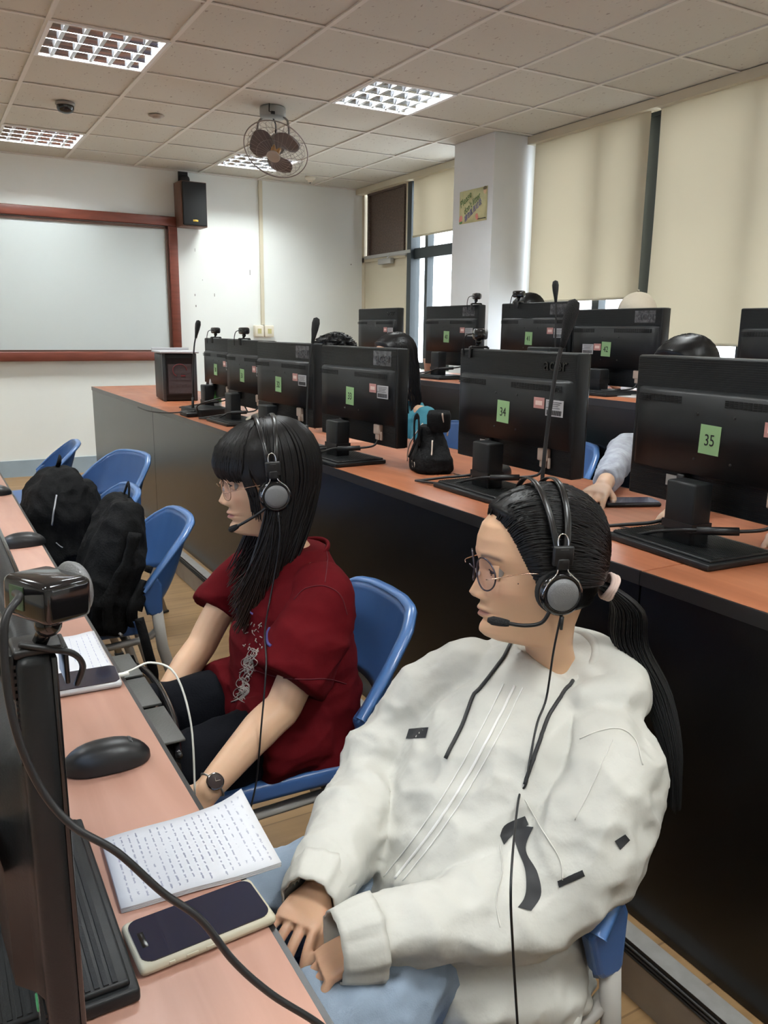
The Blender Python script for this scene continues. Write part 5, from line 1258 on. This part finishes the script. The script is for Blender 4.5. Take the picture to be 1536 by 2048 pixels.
# ------------------------------------------------------------------ headsets, glasses, watch
def headset(H, label, boom, cable, tilt=0.):
    t = thing('headset', label, 'headset', H.w([(-.005, 0, .13)])[0], world=True)
    if tilt: pass
    cp_ = np.array((-.006, .098, -.018))
    for dx in (-.017, .020):
        b = MB(); P = []
        for a in np.linspace(.13, PI-.13, 40): P.append(H.w([(-.004+dx*math.sin(a)**.7-.004*math.sin(a), .1015*math.cos(a), .020+.1195*math.sin(a))])[0])
        b.tube(P, .0019, 10, flat=2.7, upv=H.R[:, 0]); b.build('headband', mat('band plastic', (.007, .007, .007), .28), t)
    for sy in (1, -1):
        def w(x, y, z): return H.w([(x, y*sy, z)])[0]
        R3 = H.R@np.stack([np.array((1., 0, 0)), np.array((0, 0, 1.)), np.array((0, 1. * sy, 0))], 1)
        c = w(*cp_)
        def fr(x, y, z): return np.hstack([R3, w(x, y, z)[:, None]])
        b = MB(); b.lathe([(0, -.026), (.028, -.025), (.034, -.018), (.034, -.010), (.026, -.006)], 30, fr(*cp_)); b.build('ear_cushion', mat('foam cushion', (.02, .02, .02), .85), t)
        b = MB(); b.lathe([(.026, -.010), (.0325, -.008), (.033, .002), (.0295, .0065), (.0240, .0075), (.0240, .004)], 36, fr(*cp_)); b.build('ear_cup', M['blackg'], t)
        b = MB(); b.lathe([(.0245, .0050), (.0238, .0085), (.0165, .0108), (.0065, .0120), (0, .0122)], 34, fr(*cp_)); b.build('silver_disc', M['silver'], t)
        b = MB(); R4 = H.R@np.stack([np.array((1., 0, 0)), np.array((0, 1., -.12)), np.array((0, .12, 1.))], 1)
        b.rbox(w(-.004, .1045, .040), (.031, .009, .030), .003, R=R4); b.rbox(w(-.004, .1045, .028), (.019, .008, .018), .003, R=R4); b.build('slider', M['black'], t)
        b = MB()
        for k in range(4): b.rbox(w(-.004, .1098-.0008*k, .050-k*.0052), (.013-.0015*k, .0012, .0011), .0004, R=R4)
        b.build('slider_groove', mat('slider highlight', (.10, .10, .10), .4), t)
        b = MB(); b.tube([w(*p) for p in smooth_path([(-.0115, .1045, .052), (-.0118, .103, .062), (-.009, .1015, .0690), (-.004, .101, .0715), (.001, .1015, .0690), (.0038, .103, .062), (.0035, .1045, .052)], 4)], .0011, 6)
        b.build('chrome_loop', M['chrome'], t)
        for q in (-1, 1):
            b = MB(); b.tube([w(*p) for p in smooth_path([(-.004+q*.0075, .105, .028), (-.004+q*.0078, .106, .018), (-.005+q*.013, .107, .011), (-.006+q*.024, .1055, -.001), (-.006+q*.0305, .102, -.018)], 4)], .0011, 6)
            b.build('chrome_wire', M['chrome'], t)
    b = MB(); pts = smooth_path([H.w([p])[0] for p in boom], 6); b.tube(pts[:-5], .0030, 8); b.build('boom_arm', M['black'], t)
    b = MB(); e = pts[-8:]; b.tube([e[0], e[1], e[3], e[5], e[7]], [.0045, .0056, .0066, .0068, .0035], 12); b.build('microphone_tip', mat('foam', (.012, .012, .013), .95, bump=.5, bscale=400), t)
    b = MB(); b.tube(smooth_path(cable(H), 6), .0017, 6); c0 = H.w([(-.008, .100, -.052)])[0]; b.tube([c0, c0-np.array((0, 0, .02))], [.0032, .0022], 8); b.build('cable', M['black'], t)
    return t
def cabA(H):
    P = [H.w([(-.008, .098, -.045)])[0]]
    h = [SA.hit(px, py, .004) for px, py in ((1092, 1400), (1075, 1450), (1060, 1520), (1052, 1570), (1038, 1600))]
    P.append(P[0]*.45+h[0]*.55+np.array((0, 0, .015)) if h[0] is not None else P[0]-np.array((0, 0, .1))); P += [p for p in h if p is not None]
    P += [PY(1022, 1760, .665), PY(1026, 1900, .655), PY(1035, 2048, .65), PY(1040, 2150, .64)]
    return P
def cabB(H):
    P = [H.w([(-.008, .098, -.045)])[0], H.w([(-.006, .108, -.10)])[0], H.w([(.01, .113, -.17)])[0]]
    P += [p for p in (SB.hit(px, py, .006) for px, py in ((541, 1215), (534, 1270), (533, 1330))) if p is not None]
    P += [PY(522, 1460, 1.30), PY(513, 1560, 1.30), PY(500, 1625, 1.29), PY(492, 1700, 1.29)]
    return P
headset(HA, 'black headset with silver discs worn by the girl in white', [(.010, .100, -.040), (.022, .098, -.060), (.045, .090, -.066), (.070, .080, -.064), (.094, .066, -.062)], cabA)
headset(HB, 'black headset with silver discs worn by the girl in red', [(.012, .100, -.036), (.030, .095, -.050), (.055, .083, -.066), (.078, .068, -.080), (.092, .058, -.088)], cabB)
def spectacles(H, label, rr_, shape, metal, dz=0.):
    t = thing('glasses', label, 'glasses', H.w([(.10, 0, 0)])[0], world=True)
    for q in (-1, 1):
        P = []
        for a in np.linspace(0, 2*PI, 41)[:-1]:
            yy, zz = rr_*math.cos(a), rr_*.97*math.sin(a)
            if shape == 'poly': yy = rr_*1.05*math.copysign(abs(math.cos(a))**.8, math.cos(a)); zz = rr_*.95*math.copysign(abs(math.sin(a))**.75, math.sin(a))
            P.append(H.w([((.0955-.0045*((q*yy+.033)/.033)**2+.06*zz), q*.0325+yy, -.004+dz+zz)])[0])
        b = MB(); b.tube(P, .0013 if shape != 'poly' else .0008, 8, closed=True); o = b.build('rim', metal, t)
        b = MB(); b.add(P, [tuple(range(40))], False); b.build('lens', M['lens'], o)
        b = MB(); b.tube([H.w([p])[0] for p in smooth_path([(.0955, q*(.0325+rr_), -.006+dz), (.088, q*.071, -.002+dz), (.04, q*.079, .006+dz), (.0, q*.082, .004), (-.015, q*.082, -.008)])], .0009, 6); b.build('temple', mat('rose gold', (.75, .5, .38), .2, 1.), t)
        b = MB(); b.sph(H.w([(.092, q*.0095, -.008+dz)])[0], (.002, .002, .004), 6); b.build('nose_pad', mat('clear pad', (.6, .55, .5), .2), t)
    b = MB(); b.tube([H.w([p])[0] for p in smooth_path([(.1005, -.0325+rr_, .0+dz), (.104, -.004, .004+dz), (.104, .004, .004+dz), (.1005, .0325-rr_, .0+dz)])], .0010, 6); b.build('bridge', metal, t)
spectacles(HA, 'round dark rimmed glasses worn by the girl in white', .0258, 'round', mat('dark rim metal', (.07, .055, .07), .25, .6), .003)
spectacles(HB, 'thin gold wire glasses worn by the girl in red', .0235, 'poly', mat('gold wire', (.55, .38, .25), .2, 1.), -.003)
# watch
t = thing('wristwatch', 'silver wristwatch on the wrist of the girl in red', 'watch', (.392, 1.30, .553), world=True)
ax = norm(np.array((.557, 1.365, .635))-np.array((.378, 1.295, .545))); c = np.array((.392, 1.3005, .5525)); F = frame_to(ax)
b = MB(); b.tube([c+F@np.array((.0232*math.cos(a), .0232*math.sin(a), 0)) for a in np.linspace(0, 2*PI, 37)[:-1]], .0062, 8, flat=.35, closed=True, upv=ax); b.build('bracelet', M['alu'], t)
v = norm((-.35, -.85, .45)); v = norm(v-ax*(v@ax)); cw = c+v*.0240; Fw = frame_to(v)
b = MB(); b.lathe([(0, -.003), (.0155, -.003), (.0165, .001), (.0155, .005), (.0135, .006)], 26, np.hstack([Fw, cw[:, None]])); b.build('case', M['chrome'], t)
b = MB(); b.lathe([(.0137, .0055), (.0, .0058)], 26, np.hstack([Fw, cw[:, None]])); b.build('dial', mat('dark dial', (.03, .02, .02), .15), t)
b = MB(); b.box(cw+v*.0066+Fw@np.array((.004, 0, 0)), (.009, .0008, .0006), R=Fw); b.box(cw+v*.0066+Fw@np.array((0, .003, 0)), (.0008, .007, .0006), R=Fw); b.build('hands', M['chrome'], t)
# ------------------------------------------------------------------ backpacks
def pack_body(secs, seed, amp=.008):
    b = MB(); sections(b, secs, 30); V, F, N_ = remesh(b, .0065, 4); return folds(V, N_, amp, ((1., (9, 9, 7), 0), (.5, (22, 22, 16), 3)), seed), F
t = thing('backpack', 'black backpack with hanging shoulder straps on the third chair from near', 'backpack', (.36, 2.50, .45), world=True)
X_, Y_, Z_ = np.eye(3); tl_ = norm((.26, .0, 1.)); dp = norm((1, 0, -.30))
S_ = []
for h, hw, hd, p_ in ((0, .13, .055, .6), (.02, .155, .075, .6), (.12, .165, .085, .65), (.25, .160, .080, .7), (.33, .145, .065, .75), (.385, .115, .045, .8), (.40, .08, .025, .8)):
    S_.append((np.array((.415, 2.51, .463))+tl_*h, Y_, dp, hw, hd, p_))
V, F = pack_body(S_, 3., .0055); b = MB(); b.add(V, F, True); b.build('bag_body', M['cloth'], t)
SP_ = Surf(V, F)
for pts in ([(262, 1065), (245, 1130), (215, 1200), (218, 1262)], [(318, 1072), (290, 1140), (262, 1205), (258, 1250)]):
    b = MB(); L_ = [(x-9, y) for x, y in pts]; R2 = [(x+11, y+3) for x, y in pts]; SP_.strip(b, L_, R2, 22, 4, off=.012)
    if b.f: o = b.build('shoulder_strap', M['cloth'], t); o.modifiers.new('s', 'SOLIDIFY').thickness = .012
b = MB(); b.tube(smooth_path([(.52, 2.47, .855), (.525, 2.48, .885), (.53, 2.52, .89), (.525, 2.56, .85)]), .008, 8, flat=.4); b.build('top_handle', M['cloth'], t)
b = MB(); b.tube(smooth_path([(.50, 2.33, .52), (.515, 2.30, .42), (.53, 2.31, .33), (.50, 2.33, .31), (.47, 2.34, .40)]), .011, 8, flat=1.3); b.build('loose_strap', M['cloth'], t)
b = MB(); SP_.line(b, [(352, 1092), (356, 1110), (352, 1130)], .0022, 16, off=.001); b.build('zip_trim', mat('grey zip', (.25, .24, .22), .5), t) if b.f else None
b = MB(); SP_.line(b, [(238, 1266), (247, 1272), (252, 1276)], .0040, 6, off=.002); b.build('buckle', M['wlab'], t) if b.f else None
t = thing('backpack', 'bulky black backpack with a white zip and a side pocket on the chair behind', 'backpack', (.27, 3.02, .45), world=True)
S_ = []
for h, hw, hd, p_ in ((0, .12, .08, .6), (.02, .15, .115, .6), (.15, .16, .13, .65), (.30, .155, .12, .7), (.40, .13, .095, .75), (.45, .09, .06, .8), (.465, .05, .03, .8)):
    S_.append((np.array((.345, 3.00, .463))+norm((.12, -.05, 1.))*h*.9, Y_, X_, hw, hd, p_))
V, F = pack_body(S_, 7., .0065); b = MB(); b.add(V, F, True); b.build('bag_body', M['cloth'], t); SP2 = Surf(V, F)
S_ = []
for h, hw, hd in ((0, .06, .03), (.02, .085, .045), (.12, .09, .05), (.21, .07, .04), (.235, .04, .02)): S_.append((np.array((.475, 2.95, .60))+np.array((.02, 0, 1.))*h, norm((.25, 1, 0)), norm((1, -.25, 0)), hw, hd, .7))
V, F = pack_body(S_, 9., .006); b = MB(); b.add(V, F, True); b.build('front_pocket', M['cloth'], t)
b = MB(); b.tube(smooth_path([(.39, 3.00, .87), (.40, 2.97, .905), (.41, 3.03, .91), (.40, 3.06, .865)]), .009, 8, flat=.4); b.build('top_handle', M['cloth'], t)
b = MB(); SP2.line(b, [(113, 990), (108, 1020), (104, 1050)], .0030, 16, off=.001); SP2.line(b, [(112, 1085), (120, 1092), (126, 1095)], .0020, 8, off=.001); b.build('zip_trim', M['wlab'], t) if b.f else None
for (x, y) in ((236, 995), (231, 1030)):
    p = PY(x, y, 2.93); b = MB(); b.tube([p, p+np.array((.004, 0, -.035))], .0025, 6); b.build('zip_pull', M['cloth'], t)
# ------------------------------------------------------------------ people at the desks behind
def seated(label, x, y, zf, top, skin, shirt, trous, hairc, hairk='short', yaw=0., armL=None, armR=None, lean=0., cap=None):
    """a person facing -x; top: height of the crown"""
    hz = top-.125; H_ = Head((x-.06-lean, y, hz), yaw, math.radians(-6), 0, (x+.02, y, hz-.185)); t = person(label, (x, y, zf))
    s0 = hz-.20; b2 = MB(); sy = .165
    limb(b2, [(x+.02, y, s0+.02), (x+.03, y, s0-.1), (x+.05, y, zf+.58)], [.05, .09, .09], 16); limb(b2, [(x+.02, y-.13, s0-.03), (x+.02, y+.13, s0-.03)], [.035, .035], 12)
    arms = []
    for sg, a in ((-1, armL), (1, armR)):
        e, w_ = a if a else ((x-.06, y+sg*.24, s0-.27), (x-.30, y+sg*.12, zf+.80))
        sh = (x+.02, y+sg*sy, s0-.045); arms.append((sh, e, w_)); limb(b2, [sh, e], [.036, .034], 12); limb(b2, [e, w_], [.034, .024], 12)
        d = norm(np.array(w_)-np.array(e)); hand(b2, w_, norm(d*np.array((1, 1, .25))+np.array((-.2, 0, -.05))), (0, 0, -1), sg, (.25, .3, .25), .08)
    V, F, N_ = remesh(b2, .005, 2); b = MB(); b.add(V, F, True); n = len(V); b.add(H_.body(HV), HF, True)
    b.build('body', M['skinA'], t, cols=np.vstack([np.tile(skin, (n, 1)), head_cols(HV, skin)])); eye_parts(H_, t, mat('eyelid skin', SKB, .45))
    b2 = MB(); Wy, Dx = np.array((0, -1., 0)), np.array((-1., 0, 0))
    sections(b2, [((x+.04, y, zf+.47), Wy, Dx, .17, .125, .85), ((x+.04, y, zf+.55), Wy, Dx, .175, .13, .85), ((x+.03, y, s0-.16), Wy, Dx, .17, .12, .85), ((x+.025, y, s0-.06), Wy, Dx, .165, .095, .85), ((x+.02, y, s0-.01), Wy, Dx, .11, .07, .9), ((x+.02, y, s0+.02), Wy, Dx, .062, .058, 1.)], 28)
    for sh, e, w_ in arms: limb(b2, [sh, e], [.058, .054], 16); wv = np.array(e)+(np.array(w_)-np.array(e))*.86; limb(b2, [e, tuple(wv)], [.054, .038], 16, endflat=True)
    V, F, N_ = remesh(b2, .009, 5); V = folds(V, N_, .004, ((1., (9, 7, 12), 0), (.4, (22, 18, 24), 3)), x*3+y); b = MB(); b.add(V, F, True); b.build('top', shirt, t)
    b2 = MB(); limb(b2, [(x, y, zf+.55), (x-.02, y, zf+.54)], [.10, .10], 16)
    for sg in (-1, 1): limb(b2, [(x, y+sg*.085, zf+.54), (x-.38, y+sg*.10, zf+.535)], [.085, .066], 16); limb(b2, [(x-.38, y+sg*.10, zf+.53), (x-.40, y+sg*.10, zf+.09)], [.062, .045], 14)
    V, F, N_ = remesh(b2, .010, 4); b = MB(); b.add(V, F, True); b.build('trousers', trous, t)
    for sg in (-1, 1):
        b = MB(); sections(b, [(np.array((x-.32-u, y+sg*.10, zf+h)), Wy, np.array((0, 0, 1.)), w_, h, .8) for u, w_, h in ((0, .03, .03), (.06, .04, .045), (.15, .042, .035), (.24, .022, .018))], 16); b.build('shoe', mat('dark shoe', (.02, .02, .02), .6), t)
    b = hairshell(H_, xh, lambda d, p: .014+.006*max(0, d[2]), 'hair', t, None)
    r = random.Random(int(x*100+y*10)); paths = []
    for k in range(240 if hairk != 'short' else 620):
        a0 = r.uniform(-PI, PI)
        if hairk == 'long':
            if abs(a0) < 1.0: continue
            P = []
            for el in np.linspace(1.35, -.05, 8): P.append(scalp((math.cos(el)*math.cos(a0), math.cos(el)*math.sin(a0), math.sin(el)), .017))
            e = P[-1]; L_ = r.uniform(.18, .30)
            for i in range(1, 7): P.append(e+np.array([r.uniform(-.003, .003), .01*math.sin(a0), -L_*i/6]))
        else:
            if hairk == 'sleek': break
            el = r.uniform(.0, 1.5)
            d = norm((math.cos(el)*math.cos(a0), math.cos(el)*math.sin(a0), math.sin(el))); p = scalp(d, .010)
            if p[0] > xh(p[2], 0)+.004: continue
            P = [p+d*.008*i+np.array((.014*math.sin(i*1.9+a0*5), .014*math.cos(i*1.7+el*9), -.006*i)) for i in range(5)]
        paths.append(P)
    for P in paths: b.tube(list(H_.w(P)), .0030 if hairk == 'long' else .0021, 4, cap=False)
    for i in range(len(b.sm)): b.sm[i] = True
    b.build('hair', hairc, t)
    return t, H_
hk = M['hair']
seated('curly dark haired person sitting between monitors 32 and 33', 1.99, 3.95, P2, 1.335, (.55, .34, .22), mat('cream knit', (.42, .38, .30), .9, bump=.2), BLK, hk, 'short', armL=((1.95, 3.74, .95), (1.80, 3.86, 1.10)))
seated('person in a teal top with long black hair at the right edge of monitor 33', 2.02, 3.36, P2, 1.34, (.55, .34, .22), mat('teal top', (.03, .16, .20), .85, bump=.2), BLK, hk, 'long')
seated('person in a grey denim jacket behind monitor 35 with hands on the desk', 2.10, 1.735, P2, 1.345, (.56, .35, .23), mat('grey denim jacket', (.30, .31, .34), .85, var=.2, vscale=40, bump=.25, bscale=200), BLK, hk, 'sleek', armL=((1.92, 1.47, 1.0), (1.72, 1.40, .922)), armR=((2.02, 1.93, .985), tuple(PZ(1205, 975, Z2+.035))))
tc, Hc = seated('person in a beige baseball cap behind monitor 42', 3.22, 3.03, P3, 1.545, (.52, .31, .19), mat('white patterned shirt', (.55, .55, .56), .85, var=.35, vscale=35), BLK, hk, 'sleek', lean=-.02, yaw=math.radians(-35))
seated('dark haired person behind monitor 41, only the top of the head showing', 3.25, 3.90, P3, 1.575, (.55, .34, .22), mat('dark jumper', (.02, .02, .025), .9), BLK, hk, 'sleek')
seated('person at the right edge of the middle row, only fingertips in view', 2.08, .98, P2, 1.30, (.56, .35, .23), mat('dark jumper', (.02, .02, .025), .9), BLK, hk, 'short', armR=((1.90, 1.22, 1.0), (1.72, 1.12, .918)))
# cap
t = thing('baseball_cap', 'beige baseball cap worn by the person behind monitor 42', 'cap', Hc.w([(0, 0, .10)])[0], world=True)
G = []
for el in np.linspace(.28, PI/2-.001, 16): G.append([Hc.w([scalp((math.cos(el)*math.cos(a), math.cos(el)*math.sin(a), math.sin(el)), .025)])[0] for a in np.linspace(0, 2*PI, 41)[:-1]])
b = MB(); b.grid(G, True, close=True); o = b.build('crown', mat('beige cotton', (.36, .31, .24), .85, bump=.15), t); o.modifiers.new('s', 'SOLIDIFY').thickness = .003
G = []
for u in np.linspace(0, 1, 6): G.append([Hc.w([(.10*math.cos(a*.95)*(.92+.0*u)+.012+u*.065*math.cos(a)**.5, (.088)*math.sin(a)*(1-.06*u), .052-.022*u-.022*math.sin(a)**2)])[0] for a in np.linspace(-1.25, 1.25, 18)])
b = MB(); b.grid(G); o = b.build('peak', mat('beige cotton', (.36, .31, .24), .85, bump=.15), t); o.modifiers.new('s', 'SOLIDIFY').thickness = .004
b = MB(); b.sph(Hc.w([(-.015, 0, .149)])[0], .006, 8); b.build('button', mat('beige cotton', (.36, .31, .24), .85, bump=.15), t)
# cream cloth lying on the middle desk
b2 = MB(); c0 = PZ(500, 848, Z2); cx_, cy2 = c0[0]+.06, c0[1]-.05
sections(b2, [(np.array((cx_+.02*k, cy2-.03*k, Z2+.004+.03*k)), np.array((.2, 1, 0)), np.array((1, -.2, 0)), w_, d_, .8) for k, w_, d_ in ((0, .15, .09), (.4, .16, .10), (1.5, .14, .08), (3., .09, .05), (3.6, .04, .03))], 24)
V, F, N_ = remesh(b2, .007, 4); V = folds(V, N_, .008, ((1., (12, 12, 12), 0),), 5.); V[:, 2] = np.maximum(V[:, 2], Z2+.001); b = MB(); b.add(V, F, True)
tag(b.build('folded_cloth', mat('cream cloth', (.50, .45, .34), .9, bump=.2), base=(cx_, cy2, Z2)), 'crumpled cream cloth on the middle desk under monitor 32', 'cloth')
# near webcam on the closest monitor
t = thing('webcam', 'large glossy webcam with a silver ring on the nearest monitor', 'webcam', (.055, .545, 1.146), world=True); t['group'] = 'webcams clipped on the monitors'
Rw = rotz(.48)@roty(.05); cw = np.array((.058, .530, 1.190))
def WW(x, y, z): return cw+Rw@np.array((x, y, z))
b = MB(); b.rbox(cw, (.034, .046, .027), .005, R=Rw, seg=3); b.build('camera_body', M['blackg'], t)
b = MB(); b.lathe([(0, 0), (.0175, 0), (.0185, .002), (.0175, .005), (.012, .0065), (.010, .004), (0, .004)], 30, np.hstack([Rw@roty(PI/2), WW(.0165, 0, 0)[:, None]])@np.eye(4) if False else np.hstack([Rw@roty(PI/2), WW(.0165, 0, 0)[:, None]])); b.build('lens_ring', M['silver'], t)
b = MB(); b.box(WW(-.0172, .006, .001), (.0008, .014, .015), R=Rw); b.build('green_sticker', mat('dull green sticker', (.05, .085, .045), .4), t)
b = MB(); b.sph(WW(0, 0, -.019), .0085, 10); b.tube([WW(0, 0, -.019), (.052, .535, 1.158)], .005, 8); b.build('ball_joint', M['blackg'], t)
b = MB(); b.rbox((.050, .545, 1.1525), (.030, .030, .006), .002); b.rbox((.0665, .545, 1.140), (.003, .028, .026), .001); b.rbox((.034, .545, 1.138), (.003, .028, .030), .001)
b.tube(smooth_path([(.040, .535, 1.158), (.055, .525, 1.156), (.070, .525, 1.150), (.076, .53, 1.138), (.072, .535, 1.124)]), .0022, 6); b.build('clip', M['black'], t)
b = MB(); b.tube([(.030+.002*math.sin(k*2.2), .53+.001*k, 1.150+.0028*k) for k in range(12)], .0018, 6); b.build('screw_stem', M['alu'], t)
pts = [WW(-.018, .006, .004), PY(38, 1195, .50), PY(12, 1235, .49), PY(8, 1300, .485), PY(18, 1400, .48), PY(45, 1500, .475), PY(90, 1590, .47), PY(150, 1655, .46), PY(235, 1705, .45), PY(325, 1785, .44), PY(400, 1838, .43), PY(470, 1925, .42), PY(545, 1990, .41), PY(640, 2050, .40), PY(700, 2110, .39)]
b = MB(); b.tube(smooth_path(pts, 8), .00235, 10); b.build('lead', M['black'], t)
# energy label on the nearest screen's back
p = PX(80, 2003, .036); b = MB(); b.box((p[0]-.001, p[1], p[2]), (.0008, .022, .020)); st = b.build('energy_label', M['wlab'], None, base=None); st.parent = near; st.location = -Vector(near.location)
b = MB(); b.tube([(p[0]-.0018, p[1]+.006*math.cos(a), p[2]+.006*math.sin(a)) for a in np.linspace(0, 2*PI, 17)[:-1]], .001, 5, closed=True); o = b.build('label_print', mat('label green', (.05, .3, .12), .6), None); o.parent = st
bpy.context.view_layer.update()
